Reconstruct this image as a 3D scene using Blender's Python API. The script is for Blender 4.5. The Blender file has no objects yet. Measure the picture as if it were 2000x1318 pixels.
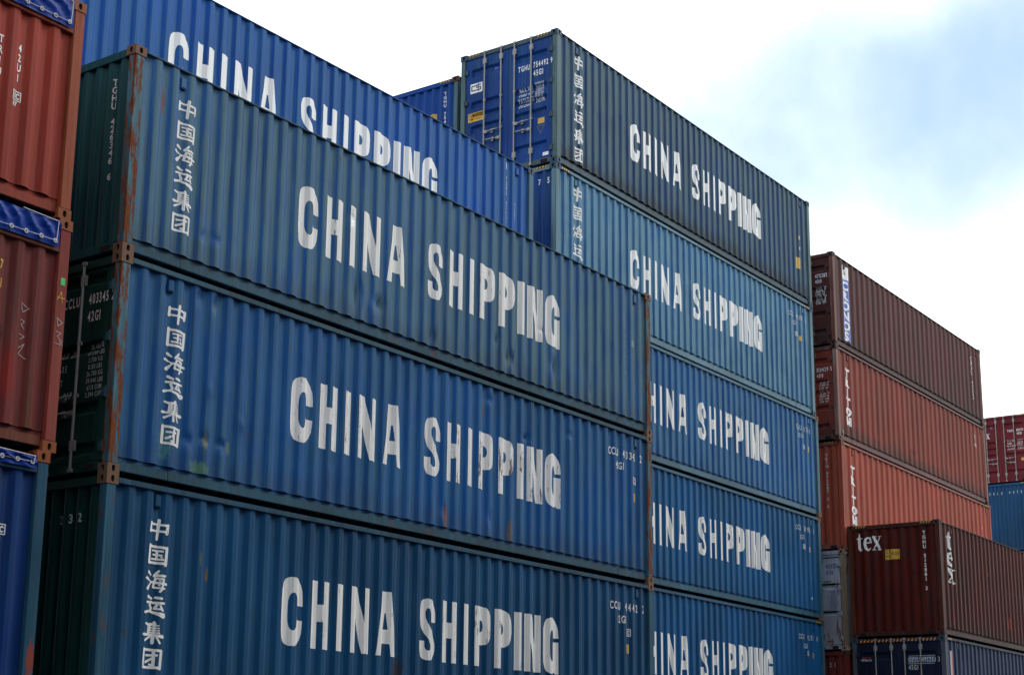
import bpy, bmesh, math, random
from mathutils import Vector, Matrix, geometry, noise
C = bpy.context.scene
COL = C.collection
R = math.radians
# ------------------------------------------------------------------ camera
YAW, PITCH, ROLL = 0.6342, 0.2288, 0.0151
fw = Vector((math.cos(YAW)*math.cos(PITCH), math.sin(YAW)*math.cos(PITCH), math.sin(PITCH)))
r0 = Vector((math.sin(YAW), -math.cos(YAW), 0)); u0 = r0.cross(fw)
rt = math.cos(ROLL)*r0+math.sin(ROLL)*u0; up = -math.sin(ROLL)*r0+math.cos(ROLL)*u0
cd = bpy.data.cameras.new("camera"); cam = bpy.data.objects.new("camera", cd); COL.objects.link(cam)
cam.matrix_world = Matrix(((rt.x, up.x, -fw.x, -11.6128), (rt.y, up.y, -fw.y, -13.6029), (rt.z, up.z, -fw.z, -8.4069), (0, 0, 0, 1)))
cd.sensor_width = 36; cd.sensor_fit = 'HORIZONTAL'; cd.lens = 3096.1/2000*36
cd.shift_x = 75.41/2000; cd.shift_y = 131.24/2000; cd.clip_start = .1; cd.clip_end = 5000
C.camera = cam
C.view_settings.view_transform = 'Standard'; C.view_settings.look = 'None'
C.view_settings.exposure = 0.0; C.view_settings.gamma = 1
# ------------------------------------------------------------------ world and sun
SUN_DIR = Vector((0.74, -0.36, 0.70)).normalized()       # towards the sun
w = bpy.data.worlds.new("World"); C.world = w; w.use_nodes = True
nt = w.node_tree; nt.nodes.clear()
def N(t, k, **kw):
    n = t.nodes.new(k)
    for a, b in kw.items(): setattr(n, a, b)
    return n
out = N(nt, 'ShaderNodeOutputWorld'); mix = N(nt, 'ShaderNodeMixShader')
sky = N(nt, 'ShaderNodeTexSky', sky_type='NISHITA', sun_disc=False)
sky.sun_elevation = math.asin(SUN_DIR.z); sky.sun_rotation = math.atan2(SUN_DIR.x, SUN_DIR.y)
bg1 = N(nt, 'ShaderNodeBackground'); bg1.inputs[1].default_value = 0.15
nt.links.new(sky.outputs[0], bg1.inputs[0])
tc = N(nt, 'ShaderNodeTexCoord')
cn = N(nt, 'ShaderNodeTexNoise'); cn.inputs['Scale'].default_value = 5; cn.inputs['Detail'].default_value = 5; cn.inputs['Roughness'].default_value = .5
nt.links.new(tc.outputs['Generated'], cn.inputs['Vector'])
cr = N(nt, 'ShaderNodeValToRGB'); cr.color_ramp.elements[0].position = .3; cr.color_ramp.elements[1].position = .7
cr.color_ramp.elements[0].color = (.86, .93, 1.0, 1); cr.color_ramp.elements[1].color = (1, 1, 1, 1)
nt.links.new(cn.outputs[0], cr.inputs[0])
bg2 = N(nt, 'ShaderNodeBackground')
nt.links.new(cr.outputs[0], bg2.inputs[0])
# the overcast is bright on the sun's side and dull on the far side
gd0 = N(nt, 'ShaderNodeVectorMath', operation='DOT_PRODUCT'); gd0.inputs[1].default_value = Vector((.80, .42, .42)).normalized(); nt.links.new(tc.outputs['Generated'], gd0.inputs[0])
gm = N(nt, 'ShaderNodeMapRange', interpolation_type='SMOOTHSTEP')
for k_, v_ in zip(('From Min', 'From Max', 'To Min', 'To Max'), (-.7, .75, 1.25, 1.85)): gm.inputs[k_].default_value = v_
nt.links.new(gd0.outputs['Value'], gm.inputs[0]); nt.links.new(gm.outputs[0], bg2.inputs[1])
# a gap in the cloud: bearing and height of the pale blue opening
def pixdir(x, y):
    px, py = x-1000+75.41, y-659-131.24
    return (fw+px/3096.1*rt-py/3096.1*up).normalized()
gd = pixdir(1830, 225); gr = Vector((gd.y, -gd.x, 0)).normalized(); gu = gr.cross(gd)
def dot(vec, k):
    n = N(nt, 'ShaderNodeVectorMath', operation='DOT_PRODUCT'); n.inputs[1].default_value = vec
    nt.links.new(tc.outputs['Generated'], n.inputs[0])
    m = N(nt, 'ShaderNodeMath', operation='MULTIPLY'); m.inputs[1].default_value = k; nt.links.new(n.outputs['Value'], m.inputs[0])
    p = N(nt, 'ShaderNodeMath', operation='MULTIPLY'); nt.links.new(m.outputs[0], p.inputs[0]); nt.links.new(m.outputs[0], p.inputs[1])
    return p
a = dot(gr, 1/.165); b = dot(gu, 1/.080)
s = N(nt, 'ShaderNodeMath', operation='ADD'); nt.links.new(a.outputs[0], s.inputs[0]); nt.links.new(b.outputs[0], s.inputs[1])
cn2 = N(nt, 'ShaderNodeTexNoise'); cn2.inputs['Scale'].default_value = 11; cn2.inputs['Detail'].default_value = 4
nt.links.new(tc.outputs['Generated'], cn2.inputs['Vector'])
ad = N(nt, 'ShaderNodeMath', operation='MULTIPLY_ADD'); ad.inputs[1].default_value = 2.1; nt.links.new(cn2.outputs[0], ad.inputs[0]); nt.links.new(s.outputs[0], ad.inputs[2])
mr = N(nt, 'ShaderNodeMapRange', interpolation_type='SMOOTHSTEP')
mr.inputs['From Min'].default_value = .60; mr.inputs['From Max'].default_value = 3.1; mr.inputs['To Min'].default_value = 0; mr.inputs['To Max'].default_value = 1
nt.links.new(ad.outputs[0], mr.inputs[0])
mc = N(nt, 'ShaderNodeMix', data_type='RGBA'); mc.inputs['A'].default_value = (.33, .46, .555, 1); nt.links.new(mr.outputs[0], mc.inputs['Factor']); nt.links.new(cr.outputs[0], mc.inputs['B']); nt.links.new(mc.outputs['Result'], bg2.inputs[0])
mr2 = N(nt, 'ShaderNodeMapRange'); mr2.inputs['To Min'].default_value = .62; nt.links.new(mr.outputs[0], mr2.inputs[0])
nt.links.new(mr2.outputs[0], mix.inputs[0]); nt.links.new(bg1.outputs[0], mix.inputs[1]); nt.links.new(bg2.outputs[0], mix.inputs[2])
nt.links.new(mix.outputs[0], out.inputs[0])
sd = bpy.data.lights.new("sun", 'SUN'); sun = bpy.data.objects.new("sun", sd); COL.objects.link(sun)
sd.energy = 1.5; sd.angle = R(14); sd.color = (1, .96, .9)
sun.rotation_euler = SUN_DIR.to_track_quat('Z', 'Y').to_euler()
sun.location = (0, -30, 40)
# ------------------------------------------------------------------ materials
def newmat(name):
    m = bpy.data.materials.new(name); m.use_nodes = True
    return m, m.node_tree, m.node_tree.nodes['Principled BSDF']
def plain(name, col, rough=.6, metal=0):
    m, t, p = newmat(name)
    n = N(t, 'ShaderNodeTexNoise'); n.inputs['Scale'].default_value = 9; n.inputs['Detail'].default_value = 6
    tcc = N(t, 'ShaderNodeTexCoord'); t.links.new(tcc.outputs['Object'], n.inputs['Vector'])
    mx = N(t, 'ShaderNodeMix', data_type='RGBA'); mx.inputs['A'].default_value = (*[c*.72 for c in col], 1); mx.inputs['B'].default_value = (*[min(1, c*1.15) for c in col], 1)
    t.links.new(n.outputs[0], mx.inputs['Factor']); t.links.new(mx.outputs['Result'], p.inputs['Base Color'])
    p.inputs['Roughness'].default_value = rough; p.inputs['Metallic'].default_value = metal
    return m
def paint(name, col, worn=None, wear_sheen_amt=.5, rust=.3, grime=.3, seed=0, rib_sheen=0., rough=.50, spots=(), fine=1.0, low=0.0, ribmid=.038):
    """weathered steel paint, with sky sheen painted onto the rib flats. spots: (x, z, rx, rz, colour) marks in the thing's own metres"""
    m, t, p = newmat(name); L = t.links
    worn = worn or tuple(.55*c+.1 for c in col)
    tcc = N(t, 'ShaderNodeTexCoord'); oc = tcc.outputs['Object']
    def vec(scale, off):
        mp = N(t, 'ShaderNodeMapping'); mp.inputs['Scale'].default_value = scale; mp.inputs['Location'].default_value = (off, off*1.7, off*.6)
        L.new(oc, mp.inputs[0]); return mp.outputs[0]
    def nz(scale, off, detail=5, rough_=.55, sc=1.):
        n = N(t, 'ShaderNodeTexNoise'); n.inputs['Scale'].default_value = sc; n.inputs['Detail'].default_value = detail; n.inputs['Roughness'].default_value = rough_
        L.new(vec(scale, off), n.inputs['Vector']); return n.outputs[0]
    def rng(src, a, b, c=0., d=1.):
        n = N(t, 'ShaderNodeMapRange'); n.interpolation_type = 'SMOOTHSTEP'
        for k, v in zip(('From Min', 'From Max', 'To Min', 'To Max'), (a, b, c, d)): n.inputs[k].default_value = v
        L.new(src, n.inputs[0]); return n.outputs[0]
    def mth(op, a, b):
        n = N(t, 'ShaderNodeMath', operation=op)
        for i, v in enumerate((a, b)):
            if isinstance(v, (int, float)): n.inputs[i].default_value = v
            else: L.new(v, n.inputs[i])
        n.use_clamp = (op != 'SUBTRACT'); return n.outputs[0]
    def mixc(f, a, b):
        n = N(t, 'ShaderNodeMix', data_type='RGBA')
        if isinstance(f, (int, float)): n.inputs['Factor'].default_value = f
        else: L.new(f, n.inputs['Factor'])
        for k, v in (('A', a), ('B', b)):
            if isinstance(v, tuple): n.inputs[k].default_value = (*v[:3], 1)
            else: L.new(v, n.inputs[k])
        return n.outputs['Result']
    big = nz((.7, .7, .45), seed*3.1, 4)
    base = mixc(rng(big, .35, .68), tuple(c*.78 for c in col), tuple(min(1, c*1.2) for c in col))
    streak = nz((24, 24, .6), seed*5.7+2, 6, .65)
    blot = nz((2.2, 2.2, 1.4), seed*2.3+7, 5)
    wf = mth('MULTIPLY', rng(streak, .42, .66), rng(blot, .34, .6, .3, 1))
    sx = N(t, 'ShaderNodeSeparateXYZ'); L.new(oc, sx.inputs[0])
    if rib_sheen > 0:  # sky sheen on outer and inner flats, painted into the colour; slopes stay plain
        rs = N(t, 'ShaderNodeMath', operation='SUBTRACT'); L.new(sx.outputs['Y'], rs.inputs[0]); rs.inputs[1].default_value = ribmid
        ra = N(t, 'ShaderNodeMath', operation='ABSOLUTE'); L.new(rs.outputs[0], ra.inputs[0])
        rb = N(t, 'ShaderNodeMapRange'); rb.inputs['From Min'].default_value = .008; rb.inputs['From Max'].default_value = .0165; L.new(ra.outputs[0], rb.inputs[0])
        wf = mth('ADD', mth('MULTIPLY', wf, .6), mth('MULTIPLY', mth('MULTIPLY', rb.outputs[0], rib_sheen), rng(blot, .2, .6, .55, 1)))
    base = mixc(mth('MULTIPLY', wf, wear_sheen_amt), base, worn)  # one colour carries both the streaky wear and the painted sheen
    # run-off dirt with its own ragged outline
    gr_ = nz((16, 16, .8), seed*1.9+4, 6, .65)
    gf = mth('MULTIPLY', rng(gr_, .5, .68), grime)
    base = mixc(gf, base, (.028, .034, .032))
    if low > 0:
        lowm = mth('ADD', rng(sx.outputs['Z'], .2, .75, .30, 0), gr_)
        base = mixc(mth('MULTIPLY', rng(lowm, .58, .78), low), base, (.03, .03, .026))
    r1 = nz((15*fine, 15*fine, 2.6*fine), seed*4.4+1, 9, .70)
    rm = rng(r1, .70-.12*rust, .76-.12*rust)
    rcol = mixc(nz((20, 20, 14), 3, 3), (.055, .018, .010), (.25, .075, .028))
    base = mixc(mth('MULTIPLY', rm, min(1, rust*1.6)), base, rcol)
    wob = nz((4, 4, 4), 9, 3)
    for (cx, cz, rx, rz, sc_) in spots:
        ax = mth('SUBTRACT', sx.outputs['X'], cx); n1 = N(t, 'ShaderNodeMath', operation='DIVIDE'); L.new(ax, n1.inputs[0]); n1.inputs[1].default_value = rx
        az = mth('SUBTRACT', sx.outputs['Z'], cz); n2 = N(t, 'ShaderNodeMath', operation='DIVIDE'); L.new(az, n2.inputs[0]); n2.inputs[1].default_value = rz
        d1 = N(t, 'ShaderNodeMath', operation='MULTIPLY'); L.new(n1.outputs[0], d1.inputs[0]); L.new(n1.outputs[0], d1.inputs[1])
        d2 = N(t, 'ShaderNodeMath', operation='MULTIPLY_ADD'); L.new(n2.outputs[0], d2.inputs[0]); L.new(n2.outputs[0], d2.inputs[1]); L.new(d1.outputs[0], d2.inputs[2])
        d3 = N(t, 'ShaderNodeMath', operation='MULTIPLY_ADD'); L.new(nz((24, 24, 18), cx*3, 5, .7), d3.inputs[0]); d3.inputs[1].default_value = 3.0; L.new(d2.outputs[0], d3.inputs[2])
        base = mixc(rng(d3.outputs[0], 1.7, 2.5, .75, 0), base, sc_)
    L.new(base, p.inputs['Base Color']); p.inputs['Specular IOR Level'].default_value = .12
    rr = N(t, 'ShaderNodeMath', operation='MULTIPLY_ADD'); L.new(mth('ADD', mth('MULTIPLY', wf, .5), rm), rr.inputs[0]); rr.inputs[1].default_value = .35; rr.inputs[2].default_value = rough
    L.new(rr.outputs[0], p.inputs['Roughness'])
    bp = N(t, 'ShaderNodeBump'); bp.inputs['Strength'].default_value = .5; bp.inputs['Distance'].default_value = .02
    bh = mth('ADD', mth('MULTIPLY', nz((2.6, 2.6, 1.1), seed+11, 3), .8), mth('MULTIPLY', r1, .12)); L.new(bh, bp.inputs['Height'])
    L.new(bp.outputs[0], p.inputs['Normal'])
    return m
def letterpaint(name, col=(.62, .62, .6), wear=.4, seed=0):
    m, t, p = newmat(name); L = t.links
    tcc = N(t, 'ShaderNodeTexCoord')
    def nz(sc, off, det=7, ro=.65):
        mp = N(t, 'ShaderNodeMapping'); mp.inputs['Scale'].default_value = sc; mp.inputs['Location'].default_value = (off, 0, off)
        L.new(tcc.outputs['Object'], mp.inputs[0]); n = N(t, 'ShaderNodeTexNoise'); n.inputs['Scale'].default_value = 1; n.inputs['Detail'].default_value = det; n.inputs['Roughness'].default_value = ro
        L.new(mp.outputs[0], n.inputs['Vector']); return n.outputs[0]
    def rng(src, a, b, c, d):
        n = N(t, 'ShaderNodeMapRange')
        for k, v in zip(('From Min', 'From Max', 'To Min', 'To Max'), (a, b, c, d)): n.inputs[k].default_value = v
        L.new(src, n.inputs[0]); return n.outputs[0]
    def mx(f, a, b):
        n = N(t, 'ShaderNodeMix', data_type='RGBA'); L.new(f, n.inputs['Factor'])
        for k, v in (('A', a), ('B', b)):
            if isinstance(v, tuple): n.inputs[k].default_value = (*v, 1)
            else: L.new(v, n.inputs[k])
        return n.outputs['Result']
    c = mx(rng(nz((22, 22, 1.2), seed), .35, .7, 0, 1), col, tuple(k*.82 for k in col))
    sp = N(t, 'ShaderNodeSeparateXYZ'); L.new(tcc.outputs['Object'], sp.inputs[0])
    g1 = rng(sp.outputs['Y'], .009, .0145, 0, 1); g2 = rng(sp.outputs['Y'], .024, .034, 1, 0)
    gg = N(t, 'ShaderNodeMath', operation='MULTIPLY'); L.new(g1, gg.inputs[0]); L.new(g2, gg.inputs[1])
    ar = rng(nz((1.3, 1.3, .9), seed+9, 3), .42, .62, 0, 1); g3 = N(t, 'ShaderNodeMath', operation='MULTIPLY'); L.new(gg.outputs[0], g3.inputs[0]); L.new(ar, g3.inputs[1])
    ma = N(t, 'ShaderNodeMath', operation='MULTIPLY_ADD'); L.new(g3.outputs[0], ma.inputs[0]); ma.inputs[1].default_value = .16*wear; L.new(nz((34, 34, 5), seed+5, 9, .74), ma.inputs[2])
    c = mx(rng(ma.outputs[0], .69-.08*wear, .72-.08*wear, 0, .9), c, (.06, .028, .02))
    L.new(c, p.inputs['Base Color']); p.inputs['Roughness'].default_value = .5
    return m
M = {}
M['white'] = letterpaint('white lettering', (.84, .85, .84), .3, 1)
M['white_worn'] = letterpaint('worn white lettering', (.82, .82, .81), .9, 4)
M['white_mid'] = letterpaint('scuffed white lettering', (.82, .82, .80), .6, 8)
M['fadedwhite'] = letterpaint('faded small print', (.50, .54, .55), .5, 2)
M['yellow'] = letterpaint('yellow placard', (.62, .36, .03), .3, 3)
M['orange'] = letterpaint('orange hazard paint', (.75, .25, .03), .3, 3)
M['black'] = plain('black print', (.015, .015, .017), .6)
M['navy'] = letterpaint('navy print', (.03, .035, .16), .1, 3)
M['sky_blue'] = letterpaint('blue sticker', (.05, .12, .5), .1, 3)
M['slate'] = letterpaint('slate blue patch', (.05, .08, .17), .1, 3)
M['rustpatch'] = plain('flaking rust', (.16, .07, .025), .8)
M['pock_groove_shade'] = plain('dark pock mark', (.010, .003, .003), .9)  # spots on the maroon end, painted groove shade on the white doors
M['red'] = letterpaint('red mark', (.5, .05, .02), .1, 3)
M['green'] = letterpaint('green sticker', (.05, .45, .10), .1, 3)
M['chalk'] = letterpaint('chalk marks', (.35, .33, .30), .9, 3)
M['hole'] = plain('dark hollow', (.004, .004, .004), 1)
M['gasket'] = plain('door rubber', (.014, .014, .014), .8)
M['zinc'] = plain('galvanised steel', (.30, .30, .29), .5, .3)
M['zinc_dirty'] = plain('dirty galvanised steel', (.15, .14, .12), .6, .2)
M['rope'] = plain('pale rope', (.62, .62, .64), .8)
M['floor'] = plain('underfloor steel', (.03, .03, .03), .8)
def tarp_material():
    m, t, p = newmat('blue tarpaulin'); L = t.links
    p.inputs['Base Color'].default_value = (.0008, .030, .24, 1); p.inputs['Roughness'].default_value = .5; p.inputs['Specular IOR Level'].default_value = .12
    tcc = N(t, 'ShaderNodeTexCoord'); mp = N(t, 'ShaderNodeMapping'); mp.inputs['Rotation'].default_value = (0, R(35), 0); mp.inputs['Scale'].default_value = (16, 1, 3)
    L.new(tcc.outputs['Object'], mp.inputs[0]); n = N(t, 'ShaderNodeTexNoise'); n.inputs['Scale'].default_value = 1; n.inputs['Detail'].default_value = 2; L.new(mp.outputs[0], n.inputs['Vector'])
    bp = N(t, 'ShaderNodeBump'); bp.inputs['Strength'].default_value = .25; bp.inputs['Distance'].default_value = .015; L.new(n.outputs[0], bp.inputs['Height']); L.new(bp.outputs[0], p.inputs['Normal'])
    return m
M['tarp'] = tarp_material()
# ------------------------------------------------------------------ mesh helpers
LEN, WID, STD, HC = 12.192, 2.438, 2.591, 2.896
class MB:
    """collects faces with a material index, becomes ONE mesh"""
    def __init__(s): s.v = []; s.f = []; s.m = []; s.sm = []; s.mats = []
    def mi(s, mat):
        if mat not in s.mats: s.mats.append(mat)
        return s.mats.index(mat)
    def add(s, vs, fs, mat, smooth=False):
        o = len(s.v); s.v += [tuple(v) for v in vs]; k = s.mi(mat)
        for f in fs: s.f.append(tuple(o+i for i in f)); s.m.append(k); s.sm.append(smooth)
    def box(s, x0, x1, y0, y1, z0, z1, mat, ch=0):
        if ch <= 0:
            vs = [(x, y, z) for x in (x0, x1) for y in (y0, y1) for z in (z0, z1)]
            s.add(vs, [(0, 1, 3, 2), (4, 6, 7, 5), (0, 4, 5, 1), (2, 3, 7, 6), (0, 2, 6, 4), (1, 5, 7, 3)], mat); return
        bm = bmesh.new(); bmesh.ops.create_cube(bm, size=1)
        for v in bm.verts: v.co = Vector(((x0+x1)/2+v.co.x*(x1-x0), (y0+y1)/2+v.co.y*(y1-y0), (z0+z1)/2+v.co.z*(z1-z0)))
        bmesh.ops.bevel(bm, geom=bm.edges[:], offset=ch, segments=2, affect='EDGES')
        bm.verts.index_update(); s.add([v.co[:] for v in bm.verts], [[v.index for v in f.verts] for f in bm.faces], mat); bm.free()
    def cyl(s, p0, p1, r, mat, n=10, r2=None):
        p0, p1 = Vector(p0), Vector(p1); d = (p1-p0).normalized(); a = d.orthogonal().normalized(); b = d.cross(a); r2 = r if r2 is None else r2
        vs = [p0+r*(math.cos(t)*a+math.sin(t)*b) for t in (2*math.pi*i/n for i in range(n))]+[p1+r2*(math.cos(t)*a+math.sin(t)*b) for t in (2*math.pi*i/n for i in range(n))]
        s.add(vs, [(i, (i+1) % n, n+(i+1) % n, n+i) for i in range(n)], mat, True)
        s.add(vs, [tuple(range(n-1, -1, -1)), tuple(range(n, 2*n))], mat)
    def mesh(s, name):
        me = bpy.data.meshes.new(name); me.from_pydata(s.v, [], s.f)
        for m in s.mats: me.materials.append(m)
        me.polygons.foreach_set('material_index', s.m); me.polygons.foreach_set('use_smooth', s.sm)
        me.update(); return me
    def build(s, name, parent=None, mat=None):
        o = bpy.data.objects.new(name, s.mesh(name)); COL.objects.link(o); o.parent = parent; return o
def link_mesh(name, me, parent, loc=(0, 0, 0), scale=None):
    o = bpy.data.objects.new(name, me); COL.objects.link(o); o.parent = parent; o.location = loc
    if scale: o.scale = scale
    return o
# ---- glyph shapes -------------------------------------------------
def union(polys):
    """overlapping outlines -> one flat triangulation"""
    vs, fs = [], []
    for p in polys:
        o = len(vs); vs += [Vector(q) for q in p]; fs.append(list(range(o, o+len(p))))
    ov, oe, of, *_ = geometry.delaunay_2d_cdt(vs, [], fs, 0, 1e-6)
    def inside(p, x, y):
        c = False; n_ = len(p); j = n_-1
        for i in range(n_):
            if (p[i][1] > y) != (p[j][1] > y) and x < (p[j][0]-p[i][0])*(y-p[i][1])/(p[j][1]-p[i][1])+p[i][0]: c = not c
            j = i
        return c
    keep = []
    for f in of:
        x = sum(ov[i].x for i in f)/len(f); y = sum(ov[i].y for i in f)/len(f)
        if any(inside(p, x, y) for p in polys): keep.append(tuple(f))
    return [tuple(v) for v in ov], keep
def stroke(pts, ws, cap=True):
    """tapered brush stroke as a list of convex outlines"""
    if not isinstance(ws, (list, tuple)): ws = [ws]*len(pts)
    if len(ws) == 2 and len(pts) > 2: ws = [ws[0]+(ws[1]-ws[0])*i/(len(pts)-1) for i in range(len(pts))]
    o = []
    P = [Vector(q) for q in pts]
    for i in range(len(P)-1):
        d = (P[i+1]-P[i]).normalized(); n = Vector((-d.y, d.x)); a, b = ws[i]/2, ws[i+1]/2
        o.append([P[i]+n*a, P[i]-n*a, P[i+1]-n*b, P[i+1]+n*b])
    for i, q in enumerate(P):
        if cap or 0 < i < len(P)-1:
            o.append([q+Vector((math.cos(t), math.sin(t)))*ws[i]/2*.98 for t in (2*math.pi*k/10+.1 for k in range(10))])
    fixed = []
    for p in o:
        ar = sum(p[i].x*p[(i+1) % len(p)].y-p[(i+1) % len(p)].x*p[i].y for i in range(len(p)))
        fixed.append([tuple(q) for q in (p if ar > 0 else p[::-1])])
    return fixed
def ccw(p):
    ar = sum(p[i][0]*p[(i+1) % len(p)][1]-p[(i+1) % len(p)][0]*p[i][1] for i in range(len(p)))
    return list(p) if ar > 0 else list(p)[::-1]
def arc(cx, cy, rx, ry, t0, t1, n=9, e=.85):
    o = []
    for i in range(n+1):
        t = R(t0+(t1-t0)*i/n); c, s_ = math.cos(t), math.sin(t)
        o.append((cx+rx*math.copysign(abs(c)**e, c), cy+ry*math.copysign(abs(s_)**e, s_)))
    return o
# heavy condensed capitals, width and height in metres; y counts DOWN from the top of the letter
def big_letter(ch):
    h, st = .865, .135
    q = lambda *a: ccw(list(a))
    if ch in 'CG':
        wd = .42 if ch == 'C' else .40; gt, gb = (.355, .535) if ch == 'C' else (.315, .375)
        cx = wd/2; ri = (wd-2*st)/2; ci = st+.01+ri
        outer_t = [(wd, gt)]+arc(cx, .28, cx, .28, 0, -180)
        inner_t = arc(ci, .36, ri, .165, -180, 0)+[(wd-st, gt)]
        bt = arc(cx, .585, cx, .28, 180, 0); it = arc(ci, .50, ri, .17, 0, 180)
        low = [(wd, gb)]+[] ; polys = []
        polys.append(q(*(outer_t+[(0, .44), (st+.01, .44)]+inner_t)))
        polys.append(q(*([(st+.01, .43), (0, .43)]+bt+[(wd, gb), (wd-st, gb)]+it)))
        if ch == 'G':
            polys += [q((wd-.16, gb), (wd, gb), (wd, h), (wd-.07, h), (wd-.16, .72))]
        return polys, wd
    if ch == 'H': return [q((0, 0), (st, 0), (st, h), (0, h)), q((.36-st, 0), (.36, 0), (.36, h), (.36-st, h)), q((st-.01, .30), (.36-st+.01, .30), (.36-st+.01, .52), (st-.01, .52))], .36
    if ch == 'I': return [q((0, 0), (.145, 0), (.145, h), (0, h))], .145
    if ch == 'N': return [q((0, 0), (.115, 0), (.115, h), (0, h)), q((.275, 0), (.39, 0), (.39, h), (.275, h)), q((0, 0), (.145, 0), (.39, h), (.245, h))], .39
    if ch == 'A': return [q((.125, 0), (.30, 0), (.235, .29), (.19, .29)), q((.125, 0), (.20, 0), (.205, .25), (.115, h), (0, h)), q((.225, 0), (.30, 0), (.425, h), (.31, h), (.22, .25)), q((.10, .51), (.32, .51), (.34, .70), (.085, .70))], .425
    if ch == 'P':
        return [q((0, 0), (.145, 0), (.145, h), (0, h)), q(*([(.10, 0), (.22, 0)]+arc(.20, .28, .20, .28, -90, 90)+[(.10, .56), (.10, .375)]+arc(.155, .287, .075, .088, 90, -90)+[(.10, .20)]))], .40
    if ch == 'S':
        pts = [(.315, .33), (.312, .19), (.265, .09), (.19, .072), (.115, .09), (.075, .18), (.08, .285), (.12, .38), (.195, .465), (.27, .55), (.31, .645), (.305, .73), (.26, .785), (.19, .795), (.115, .775), (.072, .70), (.068, .595)]
        return [ccw(p) for p in stroke(pts, .135, False)], .38
CN = {
 '中': [([(.10, .20), (.07, .62)], .13), ([(.10, .25), (.90, .27)], .10), ([(.90, .25), (.86, .66)], .14), ([(.1, .57), (.86, .58)], .10), ([(.52, .04), (.46, .98)], [.13, .11])],
 '国': [([(.10, .05), (.08, .90)], .14), ([(.1, .09), (.9, .13)], .12), ([(.92, .12), (.88, .95)], .14), ([(.08, .88), (.88, .88)], .12), ([(.30, .29), (.72, .30)], .085), ([(.34, .49), (.68, .50)], .085), ([(.26, .70), (.76, .70)], .09), ([(.51, .29), (.50, .70)], .10), ([(.66, .58), (.70, .61)], .06)],
 '海': [([(.12, .12), (.28, .24)], [.15, .07]), ([(0, .42), (.24, .53)], [.13, .05]), ([(.30, .62), (.09, .90)], [.05, .17]), ([(.62, .02), (.44, .28)], [.09, .11]), ([(.46, .24), (.90, .24)], .11), ([(.52, .37), (.42, .80)], .10), ([(.50, .37), (.85, .39)], .08), ([(.85, .39), (.80, .86)], .10), ([(.42, .82), (.90, .84)], .09), ([(.30, .57), (1.0, .62)], [.11, .12]), ([(.66, .46), (.70, .49)], .06), ([(.64, .69), (.68, .72)], .06), ([(.80, .86), (.70, 1.0)], .10)],
 '运': [([(.20, .04), (.38, .13)], [.15, .1]), ([(.12, .32), (.38, .28)], .10), ([(.36, .29), (.31, .42), (.38, .58), (.33, .72)], .10), ([(.03, .80), (.28, .72), (.58, .80), (.92, .90)], [.13, .10, .13, .25]), ([(.56, .07), (.80, .09)], .12), ([(.46, .32), (.92, .31)], .11), ([(.66, .32), (.54, .58)], .10), ([(.52, .60), (.80, .60)], .09), ([(.76, .44), (.88, .66)], .10)],
 '集': [([(.12, .08), (.32, .14), (.56, .09)], [.10, .13]), ([(.36, .12), (.33, .52)], .14), ([(.56, 0), (.60, .14)], .10), ([(.34, .15), (.74, .16)], .05), ([(.34, .27), (.76, .28)], .055), ([(.34, .38), (.76, .39)], .055), ([(.34, .49), (.78, .50)], .06), ([(.57, .1), (.56, .52)], .09), ([(.02, .61), (.50, .60), (.94, .66)], [.13, .09, .17]), ([(.54, .5), (.52, .98)], .13), ([(.42, .68), (.13, .88)], [.08, .11]), ([(.64, .66), (.82, .97)], [.07, .10])],
 '团': [([(.10, .05), (.08, .90)], .13), ([(.1, .07), (.9, .10)], .12), ([(.92, .10), (.88, .94)], .13), ([(.08, .90), (.88, .90)], .12), ([(.28, .34), (.72, .32)], .10), ([(.60, .20), (.60, .80), (.46, .76)], [.12, .10]), ([(.56, .48), (.26, .66)], .11)],
}
_fc = {}
def font_char(ch, bold=.03):
    """outline of one built-in font character, cap height 1, left edge at 0"""
    key = (ch, bold)
    if key in _fc: return _fc[key]
    cu = bpy.data.curves.new('tmp', 'FONT'); cu.body = ch; cu.size = 1; cu.resolution_u = 3; cu.offset = bold
    ob = bpy.data.objects.new('tmp', cu); COL.objects.link(ob)
    dg = bpy.context.evaluated_depsgraph_get(); me = ob.evaluated_get(dg).to_mesh()
    vs = [(v.co.x/.70, v.co.y/.70) for v in me.vertices]; fs = [tuple(p.vertices) for p in me.polygons]
    ob.evaluated_get(dg).to_mesh_clear(); bpy.data.objects.remove(ob); bpy.data.curves.remove(cu)
    if vs:
        x0 = min(v[0] for v in vs); x1 = max(v[0] for v in vs); vs = [(v[0]-x0, v[1]) for v in vs]; _fc[key] = (vs, fs, x1-x0)
    else: _fc[key] = ([], [], .5)
    return _fc[key]
def text2d(s_, u, v, h, wsc=.62, stacked=False, pitch=None, rot=False, bold=.022, adv=None):
    """(u, v) = top left corner; returns flat pieces in u (right), v (up)"""
    out = []; cu_, cv = u, v
    for ch in s_:
        vs, fs, wd = font_char(ch, bold)
        wc = wd*h*wsc
        if stacked:
            out.append(([(cu_+(x*h*wsc)-wc/2, cv-h+y*h) for x, y in vs], fs)); cv -= pitch or h*1.22
        else:
            o = (adv-wc)/2 if adv else 0
            out.append(([(cu_+o+x*h*wsc, cv-h+y*h) for x, y in vs], fs)); cu_ += adv if adv else wc+h*.17*(1 if ch != ' ' else .4)
    if rot: out = [([(u+(v-b), v-(a_-u)) for a_, b in vs], [f for f in fs]) for vs, fs in out]
    return out
def rect2d(u0, u1, v0, v1, sk=0): return ([(u0, v0), (u1, v0), (u1+sk, v1), (u0+sk, v1)], [(0, 1, 2, 3)])
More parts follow.
